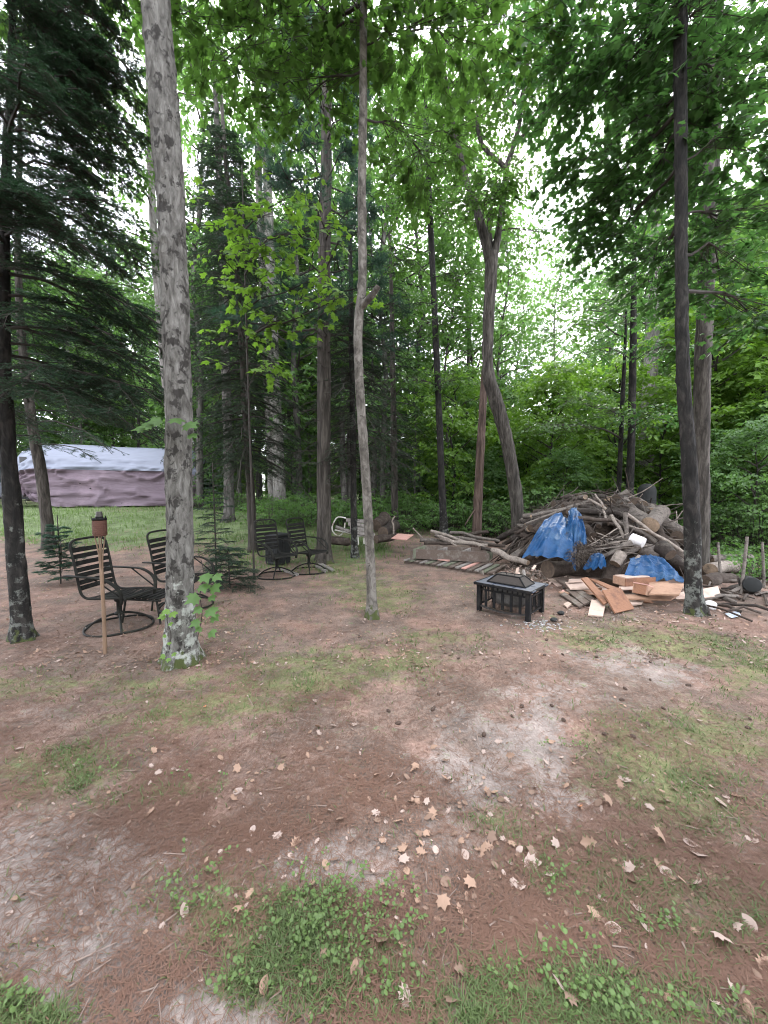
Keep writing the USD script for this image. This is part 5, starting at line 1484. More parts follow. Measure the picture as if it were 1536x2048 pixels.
# ------------------------------------------------------------------ the wood pile
def log_thing(a, b, r0, r1, label, mat=0, group=None, name='log', cat='log', seed=0, bend=.03, n=10, cut=None, parts=True):
    g = np.random.default_rng(seed)
    a, b = np.asarray(a, float), np.asarray(b, float)
    L = np.linalg.norm(b - a)
    k = 4
    pts = [a + (b - a) * u + (g.normal(0, bend * L, 3) if 0 < i < k else 0) for i, u in enumerate(np.linspace(0, 1, k + 1))]
    C = spline(pts, 12)
    V, F = tube(C, np.linspace(r0, r1, 12), n, caps=False)
    W = V.reshape(12, n, 3)
    off = (meshkit.fbm(V * (3.5 / max(r0, .02) * .12) + seed, 2, seed % 50) - .5).reshape(12, n)
    W = W + unit(W - C[:, None]) * (off * r0 * .55)[..., None]
    t = Thing(name, label, cat, (a + b) / 2, group)
    t.part('bark', (W.reshape(-1, 3), F), LOGB[mat], True)
    for ring, c in ((W[0], C[0]), (W[-1], C[-1])):
        out = unit(c - (a + b) / 2)
        tri_ = np.array([[0, 1 + i, 1 + (i + 1) % n] for i in range(n)])
        vv = np.vstack([c + out * r0 * .04, ring])
        if np.cross(vv[2] - vv[1], vv[0] - vv[1]) @ out < 0:
            tri_ = tri_[:, ::-1]
        t.part('cut_end', (vv, tri_), cut or (CUTD if mat in (0, 2) else CUT))
    return t


PC, PW = np.array([4.45, 8.0]), (1.8, 1.35)


def pile_h(x, y):
    q = ((x - PC[0]) / PW[0]) ** 2 + ((y - PC[1]) / PW[1]) ** 2
    return gh(x, y) + 1.38 * np.clip(1 - q, 0, 1) ** .55 * (1 - .12 * sstep(4.6, 6.2, x))


# rotten core of the pile: bark, soil and chips
g = np.random.default_rng(21)
th, rr = np.meshgrid(np.linspace(0, 2 * math.pi, 73)[:-1], np.linspace(0, 1, 22), indexing='ij')
mx, my = PC[0] + PW[0] * rr * np.cos(th), PC[1] + PW[1] * rr * np.sin(th)
mz = pile_h(mx, my) - .16 + .16 * (meshkit.fbm(np.stack([mx * 4, my * 4, mx * 0], -1), 3, 2) - .5)
mz = np.where(rr > .98, gh(mx, my) - .1, mz)
ii, jj = np.meshgrid(np.arange(72), np.arange(21), indexing='ij')
MF = np.stack([ii * 22 + jj, ii * 22 + jj + 1, ((ii + 1) % 72) * 22 + jj + 1, ((ii + 1) % 72) * 22 + jj], -1).reshape(-1, 4)
single('debris_mound', 'dark rotting core of bark and soil under the woodpile', 'debris', (np.stack([mx, my, mz], -1).reshape(-1, 3), MF[:, ::-1]), plain('rotten_debris', (.035, .026, .021), .95, .5, 25, 1.0, .1, dirt=(.08, .06, .045)), True, kind='stuff')


def on_pile(x, y, lift):
    return np.array([x, y, float(pile_h(x, y)) + lift])


# logs, biggest at the back and on the flank away from the tarpaulin
for i in range(120):
    a = g.uniform(0, 2 * math.pi)
    q = math.sqrt(g.random())
    x, y = PC[0] + PW[0] * .92 * q * math.cos(a), PC[1] + PW[1] * .92 * q * math.sin(a)
    if i < 26:
        x, y = g.uniform(4.9, 6.1), g.uniform(6.95, 8.2)
    big = x > 4.7
    r = g.uniform(.07, .15) if big else g.uniform(.035, .09)
    L = g.uniform(.45, .9) if big else g.uniform(.6, 1.4)
    az = g.normal(1.2, .6) if big and g.random() < .6 else g.uniform(0, math.pi)
    h = np.array([math.cos(az), math.sin(az)]) * L / 2
    lift = g.uniform(-.06, .10)
    A, B = on_pile(x - h[0], y - h[1], lift), on_pile(x + h[0], y + h[1], lift)
    mid = on_pile(x, y, lift)
    zc = mid[2]
    A[2], B[2] = .65 * A[2] + .35 * zc, .65 * B[2] + .35 * zc
    if big:
        lab, grp = 'thick bark-covered log stacked in the dark flank of the woodpile', 'thick logs in the flank of the woodpile'
    else:
        lab, grp = 'weathered branch log jumbled in the middle of the woodpile', 'branch logs in the middle of the woodpile'
    log_thing(A, B, r, r * g.uniform(.8, 1), lab, int(g.choice([0, 0, 0, 1, 2, 2])), grp, seed=100 + i, n=10 if big else 8)
for i in range(84):
    a, q = g.uniform(0, 2 * math.pi), math.sqrt(g.random())
    x, y = PC[0] - .15 + PW[0] * .95 * q * math.cos(a), PC[1] - .1 + PW[1] * .95 * q * math.sin(a)
    L = g.uniform(.4, 1.3)
    az = g.normal(.15, .55) if g.random() < .6 else g.uniform(0, math.pi)
    h = np.array([math.cos(az), math.sin(az)]) * L / 2
    lift = g.uniform(.02, .16)
    A, B = on_pile(x - h[0], y - h[1], lift), on_pile(x + h[0], y + h[1], lift + g.normal(0, .12))
    r = g.uniform(.006, .019)
    C = spline([A, (A + B) / 2 + g.normal(0, .04, 3) + [0, 0, max(0, on_pile(x, y, lift)[2] - (A[2] + B[2]) / 2)], B], 7)
    single('stick', 'thin bare stick thrown over the woodpile', 'stick', tube(C, np.linspace(r, r * .5, 7), 6), LOGB[int(g.choice([0, 0, 1, 2]))], True, group='thin sticks thrown over the woodpile')
for i in range(34):
    x, y = PC[0] + PW[0] * g.uniform(-.75, .7), PC[1] + PW[1] * g.uniform(-.9, .3)
    A = on_pile(x, y, -.05)
    d = unit(np.array([g.normal(0, .8), g.normal(-.2, .5), g.uniform(.1, .9)])) * g.uniform(.35, .95)
    r = g.uniform(.007, .02)
    single('stick', 'loose stick poking up out of the woodpile', 'stick', tube(spline([A, A + d * .5 + g.normal(0, .03, 3), A + d], 7), np.linspace(r, r * .5, 7), 6), LOGB[int(g.choice([0, 1, 2, 3]))], True, group='loose sticks poking up out of the woodpile')
for i in range(46):
    c = at(g.normal(1222, 32), g.normal(1088, 16), g.uniform(6.25, 6.6))
    a = g.uniform(0, 3.14)
    d = np.array([math.cos(a), .5 * math.sin(a), g.normal(0, .3)]) * g.uniform(.10, .30)
    r = g.uniform(.006, .014)
    single('stick', 'short pale split stick in the hollow of the woodpile', 'stick', tube(spline([c - d, c + g.normal(0, .02, 3), c + d], 6), np.linspace(r, r * .6, 6), 6), LOGB[int(g.choice([1, 3, 3, 0]))], True, group='short pale sticks in the hollow of the woodpile')
# brushwood and twigs
xs, ys = PC[0] + PW[0] * g.uniform(-1, .8, 900), PC[1] + PW[1] * g.uniform(-1, 1, 900)
ok = ((xs - PC[0]) / PW[0]) ** 2 + ((ys - PC[1]) / PW[1]) ** 2 < .95
xs, ys = xs[ok], ys[ok]
A = np.stack([xs, ys, pile_h(xs, ys) + .03], -1)
single('brushwood', 'tangle of thin grey twigs over the woodpile', 'twigs', thin_sticks(A, A + g.normal(0, 1, (len(A), 3)) * [.22, .22, .08], .004), LOGB[0], kind='stuff')
# the pieces one can name
NAMED = [
    ((1208, 1012, 7.9), (1256, 984, 7.8), 14, 13, 1, 'stout pale grey log sticking up from the top of the woodpile', 'log'),
    ((1254, 1028, 6.7), (1366, 1104, 6.3), 7, 6, 3, 'long straight pole leaning down the woodpile towards the black trunk', 'pole'),
    ((1222, 1034, 6.8), (1312, 1084, 6.5), 8, 10, 1, 'curved pole just under the long straight pole', 'pole'),
    ((1222, 1030, 6.75), (1255, 1084, 6.45), 7, 6, 3, 'slanting pale branch crossing behind the upright stick', 'branch'),
    ((1251, 1026, 6.6), (1253, 1078, 6.45), 9, 8, 1, 'short upright grey stick in the middle of the woodpile', 'stick'),
    ((1188, 1122, 6.2), (1262, 1084, 6.15), 7, 11, 1, 'smooth grey branch lying over the small blue tarp', 'branch'),
    ((1140, 1104, 6.25), (1266, 1090, 6.1), 4, 3, 1, 'thin long branch stretching from the big tarp', 'branch'),
    ((1218, 1166, 5.95), (1236, 1112, 6.2), 34, 30, 0, 'thick ragged stump standing between the two small tarps', 'stump'),
    ((1230, 1128, 5.95), (1242, 1106, 6.0), 22, 22, 3, 'short peeled log resting on top of the ragged stump', 'log'),
    ((1096, 1140, 6.2), (1150, 1134, 6.35), 34, 30, 0, 'fat brown log lying under the hem of the big blue tarp', 'log'),
    ((1300, 1050, 6.6), (1325, 1024, 7.1), 30, 28, 1, 'thick hollow-ended log near the top of the dark flank', 'log'),
    ((1135, 1022, 7.2), (1262, 1024, 7.3), 12, 12, 2, 'dark long log lying across the crown of the woodpile', 'log'),
    ((1150, 1036, 6.6), (1240, 1044, 6.75), 9, 7, 0, 'brown branch running out from the top of the big tarp', 'branch'),
    ((1062, 1032, 7.3), (1172, 1006, 7.7), 6, 8, 1, 'long grey pole along the upper edge beside the big tarp', 'pole'),
    ((1050, 1048, 7.1), (1130, 1018, 7.3), 4, 5, 1, 'slimmer grey pole below the long grey pole', 'pole'),
    ((1260, 1132, 5.9), (1278, 1112, 6.0), 9, 7, 3, 'stubby pale branch end poking from the tarp nearest the boards', 'branch'),
    ((1206, 1014, 7.0), (1212, 1038, 6.8), 4, 4, 3, 'forked bleached twig on top of the woodpile', 'branch'),
    ((1176, 998, 7.1), (1212, 1018, 6.9), 5, 5, 3, 'slanted bleached stick on top of the woodpile', 'stick'),
    ((1190, 988, 7.2), (1206, 1012, 6.9), 3, 4, 3, 'short upright bleached stick on top of the woodpile', 'stick'),
    ((1320, 1092, 6.1), (1342, 1110, 5.9), 28, 26, 2, 'dark round log low on the flank near the long pole', 'log'),
]
for i, (p, q, w0, w1, m, lab, kind) in enumerate(NAMED):
    log_thing(at(*p), at(*q), w0 / 2 * p[2] / FPX, w1 / 2 * q[2] / FPX, lab, m, name=kind, cat=kind, seed=300 + i, n=14 if w0 > 12 else 8, bend=.012)
A, B = at(1262, 1076, 6.3), at(1288, 1086, 6.15)
t = log_thing(A, B, .085, .085, 'white cut-off plastic pail lying in the woodpile', 3, name='pail', cat='pail', seed=5, bend=0)
for q in ('bark', 'cut_end', 'cut_end_001'):
    UsdShade.MaterialBindingAPI(stage.GetPrimAtPath(t.path + '/' + q)).Bind(PLASTIC)

# --- blue tarpaulins
BLUE = plain('blue_tarpaulin', (.005, .042, .118), .45, .35, 7, .7, .25, dirt=(.02, .065, .14), dist=.03)


def tarp(label, top, bottom, seed, nu=46, nv=44, fold=.05, folds=7, sag=.0, slump=.12):
    """cloth hung between two lines of points (px, py, Y)"""
    T = spline([at(*p) for p in top], nu)
    B = spline([at(*p) for p in bottom], nu)
    u, v = np.meshgrid(np.linspace(0, 1, nu), np.linspace(0, 1, nv), indexing='ij')
    Pm = T[:, None] * (1 - v[..., None]) + B[:, None] * v[..., None]
    du, dv = np.gradient(Pm, axis=0), np.gradient(Pm, axis=1)
    N = unit(np.cross(du, dv))
    N = np.where((N[..., 1] > 0)[..., None], -N, N)
    n1 = meshkit.fbm(np.stack([u * 3 + v * .6, v * 1.6, u * 0 + seed], -1), 3, seed) - .5
    w = np.sin(u * folds * math.pi * 2 + n1 * 4 + v * 1.0)
    sharp = 1 - np.abs(w) ** .7
    crum = meshkit.fbm(np.stack([u * 4.5, v * 4.5, u * 0 + seed], -1), 4, seed + 3) - .5
    cre = np.abs(meshkit.fbm(np.stack([u * 5 + v * 3, v * 5 - u * 2, u * 0], -1), 2, seed + 8) - .5)
    d = 1.25 * fold * (sharp * (.35 + .65 * v) + 1.2 * n1) + .05 * crum + .22 * np.maximum(.09 - cre, 0) + slump * np.sin(v * math.pi) * .6
    Pm = Pm + N * d[..., None]
    Pm[..., 2] -= sag * np.sin(v * math.pi)
    Pm[:, -1, 2] += .05 * (meshkit.fbm(np.stack([u[:, -1] * 8, u[:, -1] * 0, u[:, -1] * 0], -1), 2, seed + 4) - .5)
    back = Pm - N * .004
    ii, jj = np.meshgrid(np.arange(nu - 1), np.arange(nv - 1), indexing='ij')
    F = np.stack([ii * nv + jj, ii * nv + jj + 1, (ii + 1) * nv + jj + 1, (ii + 1) * nv + jj], -1).reshape(-1, 4)
    n = nu * nv
    V = np.vstack([Pm.reshape(-1, 3), back.reshape(-1, 3)])
    edge = np.r_[np.arange(nv), np.arange(nu) * nv + nv - 1, (nu - 1) * nv + np.arange(nv)[::-1], np.arange(nu)[::-1] * nv]
    EF = np.stack([edge, np.roll(edge, -1), np.roll(edge, -1) + n, edge + n], -1)
    return single('blue_tarp', label, 'tarp', (V, np.vstack([F, F[:, ::-1] + n, EF])), BLUE, 60)


tarp('big crumpled blue tarp draped down the face of the woodpile', [(1092, 1040, 6.7), (1108, 1030, 6.75), (1122, 1026, 6.8), (1132, 1036, 6.75), (1140, 1030, 6.8)], [(1043, 1116, 6.05), (1068, 1112, 6.1), (1094, 1118, 6.0), (1130, 1120, 5.95), (1152, 1140, 5.85)], 4, folds=2.2)
tarp('folded upper flap of blue tarp hanging beside the brown pine brush', [(1134, 1026, 6.75), (1142, 1018, 6.85), (1154, 1020, 6.85), (1164, 1030, 6.7)], [(1128, 1090, 6.25), (1142, 1092, 6.2), (1158, 1094, 6.15), (1173, 1094, 6.15)], 9, folds=1.6, fold=.06)
tarp('small blue tarp scrap beside the ragged stump', [(1178, 1112, 6.05), (1190, 1108, 6.1), (1202, 1108, 6.1)], [(1166, 1136, 5.85), (1188, 1138, 5.85), (1212, 1138, 5.8)], 14, folds=1.2, nu=26, nv=24)
tarp('blue tarp sloping down behind the orange-brown box', [(1258, 1118, 5.95), (1282, 1110, 6.05), (1300, 1112, 6.0), (1316, 1118, 5.95)], [(1248, 1152, 5.65), (1290, 1158, 5.6), (1330, 1162, 5.55), (1370, 1168, 5.5)], 19, folds=2.2)
# brown pine brush lying on the tarpaulin
wd, nd = [], []
for i in range(34):
    u = g.random()
    a = at(1118 + 22 * g.random() + 30 * u, 1040 + 62 * u, 6.62 - .62 * u)
    branch_needles(g, a, g.uniform(-2.6, -.5), g.uniform(.15, .34), -.5, .25, 8, .5, .045, .006, 170, wd, nd, r0=.005)
t = Thing('dead_pine_brush', 'brown dead pine brush lying in the fold of the big blue tarp', 'brush', at(1130, 1080, 6.4))
t.part('stems', join(wd), LOGB[1])
t.part('needles', join(nd), N_DEAD)

# --- scrap boards in front of the pile: corners (px, py, height)
def board(label, q, th, mat, name='board', group=None):
    Q = [at_h(a, b, c + .0) for a, b, c in q]
    single(name, label, 'board', slab(Q, th), mat, group=group)


board('broad cedar-brown board leaning out over the grass', [(1205, 1180, .24), (1241, 1175, .25), (1269, 1217, .03), (1231, 1226, .03)], .02, W_CEDAR)
board('pale board lying half under the cedar-brown board', [(1183, 1199, .10), (1212, 1203, .10), (1206, 1232, .03), (1176, 1229, .03)], .02, W_PALE)
board('narrow brown plank propped on the pale board', [(1163, 1156, .27), (1175, 1154, .27), (1220, 1202, .12), (1208, 1208, .11)], .022, W_CEDAR)
board('long dark plank slanting behind the narrow brown plank', [(1112, 1157, .10), (1122, 1156, .11), (1190, 1196, .10), (1181, 1202, .08)], .022, W_DARK)
board('weathered plank nearest the fire pit', [(1119, 1186, .05), (1129, 1184, .06), (1166, 1209, .05), (1158, 1213, .04)], .022, W_DARK)
board('wide brown plank between the weathered plank and the dark plank', [(1131, 1178, .08), (1146, 1174, .09), (1182, 1202, .07), (1167, 1208, .05)], .022, W_DARK)
board('flat pinkish board at the back of the scrap heap', [(1130, 1164, .12), (1167, 1162, .14), (1180, 1177, .13), (1140, 1177, .11)], .02, W_PALE)
board('short pale offcut by the corner of the scrap heap', [(1096, 1158, .04), (1106, 1157, .05), (1124, 1170, .04), (1114, 1171, .03)], .02, W_PALE)
board('small pale offcut beside the weathered plank', [(1126, 1208, .03), (1136, 1203, .04), (1143, 1207, .04), (1134, 1214, .03)], .018, W_PALE)
board('reddish offcut beside the pale offcut', [(1120, 1184, .04), (1126, 1179, .05), (1130, 1182, .05), (1124, 1188, .04)], .018, W_PINK)
board('pale strip lying along the top of the heap', [(1138, 1158, .16), (1164, 1157, .17), (1165, 1162, .17), (1137, 1163, .15)], .018, W_PALE)
board('tan sheet of board resting highest beside the black trunk', [(1312, 1166, .26), (1368, 1167, .26), (1358, 1189, .20), (1298, 1187, .20)], .02, W_TAN)
board('second tan sheet tucked under the highest one', [(1296, 1163, .20), (1330, 1158, .22), (1345, 1172, .20), (1302, 1180, .17)], .02, W_TAN)
board('long tan plank along the front of the heap', [(1250, 1189, .14), (1356, 1190, .14), (1342, 1199, .10), (1254, 1197, .10)], .022, W_TAN)
board('dark plank in shadow beneath the long tan plank', [(1240, 1182, .08), (1300, 1184, .08), (1298, 1192, .06), (1242, 1190, .06)], .022, W_DARK)
board('greyish-pink plank at the lowest front edge', [(1258, 1200, .07), (1288, 1199, .07), (1284, 1207, .04), (1260, 1209, .04)], .02, W_PALE)
board('pale panel peeping out beside the black trunk', [(1354, 1186, .12), (1380, 1180, .14), (1380, 1198, .05), (1352, 1198, .05)], .02, W_PALE)
board('pale panel on the far side of the black trunk', [(1402, 1178, .16), (1436, 1172, .17), (1442, 1191, .08), (1406, 1196, .08)], .02, W_PALE)
board('pale strip across the middle under the box', [(1238, 1173, .15), (1276, 1172, .16), (1277, 1177, .15), (1238, 1178, .14)], .018, W_PALE)
board('brown plank running back from the narrow plank', [(1176, 1156, .20), (1190, 1158, .20), (1236, 1176, .18), (1224, 1180, .16)], .02, W_CEDAR)
for i in range(16):
    px, py = g.uniform(1130, 1370), g.uniform(1166, 1196)
    c = at_h(px, py, .05)
    a = g.uniform(0, 3.14)
    v = box(0, 0, 0, g.uniform(.25, .6), g.uniform(.06, .16), .02)
    v = xf(v, rz=a, rx=g.normal(0, .15), ry=g.normal(0, .15), t=c + [0, .15, 0])
    single('board', 'scrap board buried in the heap of boards', 'board', v, [W_TAN, W_CEDAR, W_DARK, W_PALE][int(g.integers(4))], group='scrap boards buried in the heap')
# open box
c = at_h(1268, 1160, .22)
t = Thing('wooden_box', 'shallow orange-brown wooden box on top of the scrap boards', 'box', c, rz=math.radians(12), local=True)
t.part('bottom', box(0, 0, -.05, .50, .22, .012), W_CEDAR)
t.part('front', box(0, -.11, 0, .52, .014, .115), W_CEDAR)
t.part('back', box(0, .11, 0, .52, .014, .115), W_TAN)
for s in (-1, 1):
    t.part('end', box(s * .253, 0, 0, .014, .204, .115), W_TAN)
t.part('lid_board', xf(box(0, 0, .064, .50, .2, .012), rz=.05), W_PALE)
c = at_h(1285, 1180, .20)
t = Thing('wooden_box', 'small tipped wooden box in front of the tan sheets', 'box', c, rz=math.radians(35), local=True)
for k in range(2):
    t.part('side', xf(box(0, (k * 2 - 1) * .08, 0, .18, .012, .13), ry=.3), W_TAN)
    t.part('end', xf(box((k * 2 - 1) * .085, 0, 0, .012, .148, .13), ry=.3), W_CEDAR)
t.part('top', xf(box(0, 0, .072, .2, .17, .012), ry=.3), W_PINK)
# chips round the splitting place
ms = [[], []]
for i in range(420):
    px, py = (g.normal(1060, 34), g.normal(1150, 14)) if i < 260 else (g.uniform(1060, 1460), g.uniform(1200, 1250))
    if py < 1128:
        continue
    c = gpt(px, py)
    L = g.uniform(.02, .09) if i < 260 else g.uniform(.01, .04)
    v = xf(box(0, 0, 0, L, L * .4, .008), rz=g.uniform(0, 6), rx=g.normal(0, .5), ry=g.normal(0, .5), t=c + [0, 0, .012 + (.05 * g.random() if i < 260 else 0)])
    ms[int(g.random() < .4)].append(v)
single('wood_chips', 'litter of splintered wood chips behind the fire pit and under the boards', 'wood chips', join(ms[0]), LOGB[3], kind='stuff')
single('wood_chips', 'pale fresh chips among the splintered litter', 'wood chips', join(ms[1]), W_PALE, kind='stuff')
for p, q, m, lab in [((1036, 1136, 5.6), (1032, 1158, 5.35), W_PALE, 'upright pale split stake behind the fire pit lid'), ((1047, 1140, 5.5), (1050, 1158, 5.3), W_GREY, 'grey split piece beside the pale stake'), ((1066, 1140, 5.55), (1071, 1132, 5.7), W_PALE, 'bright white split block near the chip litter'), ((1038, 1146, 5.2), (1034, 1160, 5.1), W_PALE, 'thin white splinter right above the fire pit')]:
    a, b_ = at(*p), at(*q)
    single('split_wood', lab, 'split wood', tube([a, b_], .022, prof=np.array([(-1, -.5), (1, -.6), (.2, .9)])), m)

# --- stick stack, planter frame, slatted panel
for i, (p, q, w, m) in enumerate([((862, 1062, 8.6), (975, 1090, 8.0), 7, 3), ((870, 1070, 8.5), (990, 1088, 8.2), 8, 1), ((838, 1080, 8.3), (960, 1076, 8.8), 8, 1), ((880, 1074, 8.4), (970, 1096, 7.9), 9, 3), ((900, 1066, 8.7), (1000, 1082, 8.4), 7, 1), ((848, 1086, 8.2), (940, 1088, 8.2), 7, 0), ((925, 1072, 8.8), (975, 1064, 9.2), 9, 0), ((876, 1072, 8.2), (914, 1092, 7.7), 4, 3), ((930, 1084, 8.3), (1010, 1092, 8.1), 8, 0), ((960, 1096, 7.6), (1012, 1102, 7.6), 9, 2)]):
    log_thing(at(*p), at(*q), w / 2 * p[2] / FPX, w / 2.6 * q[2] / FPX, ['topmost long pale pole of the low stick stack', 'grey pole beside the topmost pole of the stick stack', 'grey pole slanting across the left end of the stick stack', 'pale thick pole along the front of the stick stack', 'grey pole at the back of the stick stack', 'brown pole at the low left end of the stick stack', 'dark broken limb behind the stick stack', 'short pale stick leaning on the planter frame', 'brown pole at the right end of the stick stack', 'dark log at the right foot of the stick stack'][i], m, name='pole', cat='pole', seed=500 + i, n=8)
log_thing(at(985, 1100, 7.4), at(1056, 1126, 6.6), .055, .05, 'bare pale crooked trunk lying between the planter and the chips', 3, name='pole', cat='pole', seed=520, bend=.03)
FR = [at_h(*p) for p in [(826, 1098, .30), (975, 1105, .30), (986, 1097, .33), (850, 1090, .36)]]
t = Thing('planter_frame', 'long weathered wooden planter frame beside the stick stack', 'planter', FR[0])
for nm, a, b_ in (('long_board', FR[0], FR[1]), ('end_board', FR[1], FR[2]), ('long_board', FR[2], FR[3]), ('end_board', FR[3], FR[0])):
    d = unit(np.cross(b_ - a, [0, 0, 1.0])) * .035
    t.part(nm, trimesh.convex.convex_hull(np.array([a, b_, a - d, b_ - d, a - [0, 0, .20], b_ - [0, 0, .20], a - d - [0, 0, .20], b_ - d - [0, 0, .20]])), W_OLIVE if nm == 'end_board' else W_DARK)
for u in (.33, .66):
    a, b_ = FR[0] * (1 - u) + FR[1] * u, FR[3] * (1 - u) + FR[2] * u
    t.part('divider', trimesh.convex.convex_hull(np.array([a, b_, a + [.05, 0, 0], b_ + [.05, 0, 0], a - [0, 0, .18], b_ - [0, 0, .18], a + [.05, 0, -.18], b_ + [.05, 0, -.18]])), W_GREY)
for k in (0, 1):
    t.part('post', box(*(FR[k] * [1, 1, 0] + FR[3 - k] * 0 + [0, .05, .14]), .09, .09, .30, .005), W_DARK)
Q = [at_h(*p) for p in [(806, 1119, .07), (990, 1146, .07), (1018, 1130, .07), (838, 1109, .07)]]
t = Thing('slatted_panel', 'wooden slatted panel lying flat before the planter frame', 'panel', Q[0])
for k in range(15):
    u0, u1 = (k + .1) / 15, (k + .68) / 15
    qq = [Q[0] * (1 - u0) + Q[1] * u0, Q[0] * (1 - u1) + Q[1] * u1, Q[3] * (1 - u1) + Q[2] * u1, Q[3] * (1 - u0) + Q[2] * u0]
    t.part('slat', slab([p + [0, 0, g.normal(0, .004)] for p in qq], .022), W_PINK if k == 10 else [W_GREY, W_OLIVE, W_DARK][k % 3], label='reddish slat' if k == 10 else None)
for w in (.12, .88):
    a, b_ = Q[0] * (1 - w) + Q[3] * w, Q[1] * (1 - w) + Q[2] * w
    t.part('rail', trimesh.convex.convex_hull(np.array([a + [0, 0, -.028], b_ + [0, 0, -.028], a + [0, .06, -.028], b_ + [0, .06, -.028], a + [0, 0, -.075], b_ + [0, 0, -.075], a + [0, .06, -.075], b_ + [0, .06, -.075]])), W_DARK)
single('board', 'reddish narrow board laid on the slatted panel', 'board', slab([at_h(*p) for p in [(826, 1110, .12), (900, 1118, .12), (899, 1121, .11), (825, 1113, .11)]], .02), W_PINK)
# ------- broken bench and what lies round it
c = gpt(716, 1092)
t = Thing('broken_bench', 'tipped old bench of grey boards on a rusty white metal frame', 'bench', c)
for k in range(4):
    q = [(692 + 4 * k, 1046 + 8 * k - 10, 9.3 - .12 * k), (738 + 4 * k, 1040 + 9 * k, 9.3 - .12 * k), (738 + 4 * k, 1046 + 9 * k, 9.22 - .12 * k), (692 + 4 * k, 1053 + 8 * k - 10, 9.22 - .12 * k)]
    t.part('board', slab([at(*p) for p in q], .025), W_GREY)
t.part('board', slab([at(*p) for p in [(672, 1050, 9.0), (706, 1062, 9.0), (706, 1067, 8.9), (672, 1054, 8.9)]], .025), W_GREY)
for pts in ([(692, 1036, 9.2), (676, 1034, 9.2), (668, 1044, 9.2), (664, 1058, 9.15), (672, 1070, 9.1), (682, 1070, 9.1), (688, 1060, 9.1), (690, 1046, 9.2)], [(716, 1060, 9.0), (717, 1090, 8.9)], [(728, 1064, 9.0), (728, 1088, 8.9)], [(714, 1072, 8.95), (730, 1072, 8.95)], [(670, 1060, 9.15), (700, 1066, 9.0), (718, 1068, 9.0)]):
    t.part('metal_frame', tube(spline([at(*p) for p in pts], 16), .016, 6), WPAINT, True)
log_thing(at(752, 1050, 9.3), at(770, 1036, 9.8), .16, .16, 'upper dark log behind the pink board', 0, seed=601)
log_thing(at(766, 1066, 9.0), at(790, 1050, 9.6), .15, .14, 'lower dark log behind the pink board', 2, seed=602)
log_thing(at(752, 1078, 8.8), at(792, 1072, 9.1), .10, .09, 'half rotten log under the pink board', 0, seed=603)
log_thing(at(664, 1080, 9.0), at(700, 1082, 8.9), .10, .09, 'mossy log lying under the broken bench', 0, seed=604)
single('board', 'pinkish square board lying on the logs near the broken bench', 'board', slab([at(*p) for p in [(783, 1076, 8.5), (796, 1067, 8.9), (827, 1069, 8.8), (812, 1079, 8.4)]], .02), W_PINK)
single('stick', 'crooked white stick standing behind the pink board', 'stick', tube(spline([at(787, 1068, 9), at(787, 1050, 9), at(784, 1042, 9), at(790, 1032, 9)], 12), .018, 6), LOGB[3], True)
single('stick', 'thin slanted stick beside the pink board', 'stick', tube([at(845, 1076, 8.6), at(826, 1056, 8.8)], .014, 6), LOGB[3], True)
# --- odds and ends at the far side
c = at(1293, 1000, 10.2)
t = Thing('barrel', 'dark round-topped barrel standing behind the woodpile', 'barrel', c)
t.part('drum', xf(lathe([(.20, -1.2), (.215, -.6), (.215, .22), (.205, .30), (.17, .37), (.10, .42), (0, .44)], 20), t=c), RUBBER, True)
for h in (-.5, 0.0):
    t.part('hoop', xf(lathe([(.214, h - .02), (.226, h), (.214, h + .02)], 20), t=c), RUBBER, True)
c = gpt(1500, 1186) + [0, 0, .13]
t = Thing('black_drum', 'black open-ended drum lying among the logs', 'drum', c)
v, f = lathe([(.0, .14), (.10, .14), (.11, .12), (.11, -.15), (.098, -.15), (.098, .12), (0, .12)], 22)
t.part('drum', xf((v, f), rx=1.45, rz=-.6, t=c), RUBBER, True)
t.part('rim', xf(lathe([(.098, -.16), (.115, -.16), (.115, -.135), (.098, -.135)], 22), rx=1.45, rz=-.6, t=c), STEEL, True)
for i, (p, q, w, lab) in enumerate([((1436, 1085, 6.6), (1442, 1196, 6.2), 5, 'leaning grey fence stake nearest the boards'), ((1478, 1205, 5.6), (1494, 1074, 5.9), 6, 'pale slanted fence stake before the black drum'), ((1528, 1200, 6.0), (1524, 1084, 6.2), 5, 'dark fence stake at the very edge')]):
    single('fence_stake', lab, 'stake', tube(spline([at(*p), (at(*p) + at(*q)) / 2 + [.01, 0, 0], at(*q)], 8), w / 2 * p[2] / FPX, 7), LOGB[1], True)
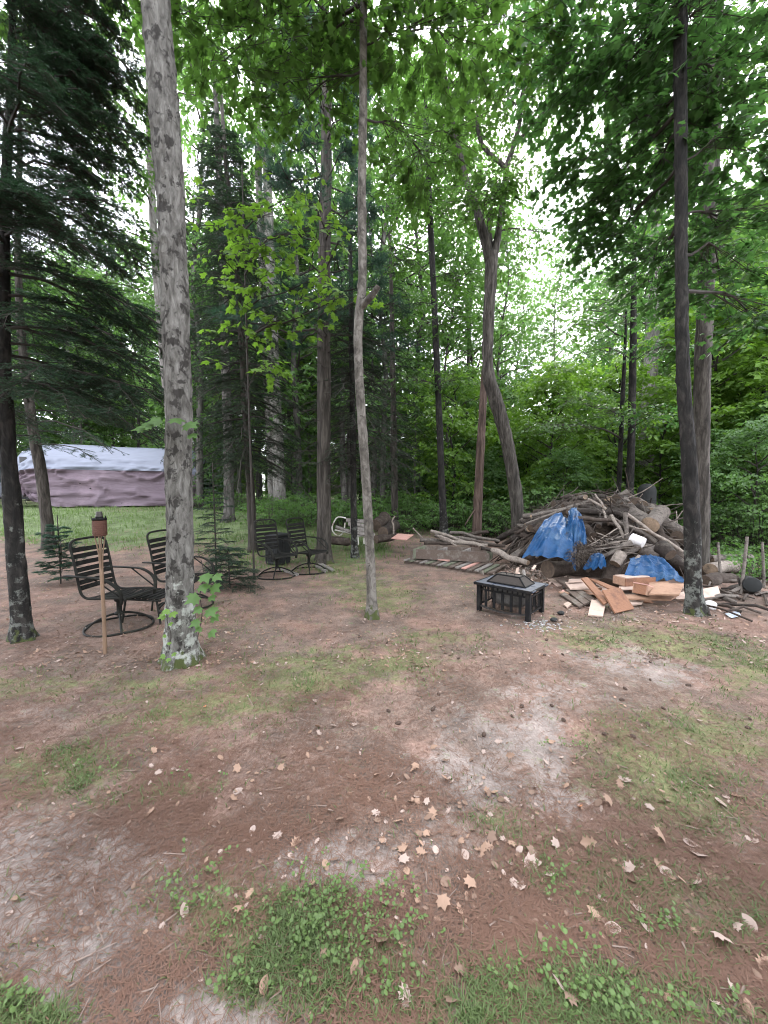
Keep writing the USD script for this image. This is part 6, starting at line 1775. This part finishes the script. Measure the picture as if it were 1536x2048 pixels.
for i, (p, q, w, m, lab) in enumerate([((1420, 1140, 6.6), (1475, 1132, 7.0), 26, 3, 'pale thick log lying behind the fence stakes'), ((1410, 1165, 6.2), (1462, 1158, 6.5), 30, 0, 'brown log in front of the pale thick log'), ((1440, 1200, 5.6), (1480, 1180, 6.0), 26, 2, 'dark log below the black drum'), ((1490, 1215, 5.3), (1536, 1190, 5.6), 18, 0, 'brown log at the edge near the light plastic scrap'), ((1470, 1240, 5.1), (1528, 1218, 5.3), 8, 3, 'bare curved branch in the grass by the plastic scrap'), ((1420, 1120, 7.2), (1500, 1116, 7.4), 20, 1, 'mossy grey log farthest back behind the stakes'), ((1415, 1205, 5.4), (1440, 1190, 5.7), 20, 0, 'short dark log beside the pale panel')]):
    log_thing(at(*p), at(*q), w / 2 * p[2] / FPX, w / 2.3 * q[2] / FPX, lab, m, seed=700 + i, n=12)
for k in range(26):
    px, py = g.uniform(1405, 1545), g.uniform(1150, 1235)
    P = gpt(px, py)
    a = g.uniform(0, 3.14)
    d = np.array([math.cos(a), math.sin(a), 0]) * g.uniform(.12, .4)
    single('stick', 'broken stick among the logs beyond the black trunk', 'stick', tube([P - d + [0, 0, .03], P + [0, 0, .05 + .05 * g.random()], P + d + [0, 0, .04]], g.uniform(.008, .03), 6), LOGB[int(g.choice([0, 1, 2]))], True, group='broken sticks beyond the black trunk')
Qp = [ground_at(*p) + [0, 0, .03] for p in [(1450, 1232), (1476, 1226), (1482, 1236), (1462, 1240)]]
single('plastic_scrap', 'light blue-white plastic scrap on the grass by the black trunk', 'plastic scrap', slab(Qp, .006), plain('pale_plastic', (.42, .47, .55), .4, .1, 10, .1, .4))
c = gpt(1420, 1218) + [0, 0, .04]
s = trimesh.creation.icosphere(2, .08)
v = s.vertices * [1, .7, .9] * (1 + .35 * (meshkit.fbm(s.vertices * 25, 2, 3)[:, None] - .5))
single('crumpled_paper', 'crumpled white bag at the foot of the black trunk', 'bag', (v + c, s.faces), PLASTIC, True)

# ------------------------------------------------------------------ the damp evening air
HAZE = 0.0
if HAZE:
    haze_mat = usdkit.material(stage, '/World/Looks/haze', {'v': ('principled_volume', {'color': (.93, .96, 1.0), 'density': HAZE, 'anisotropy': .25})}, volume='v.volume')
    single('haze', 'faint pale evening haze between the trees', 'haze', box(0, 62, 8.6, 190, 170, 20), haze_mat, kind='stuff')
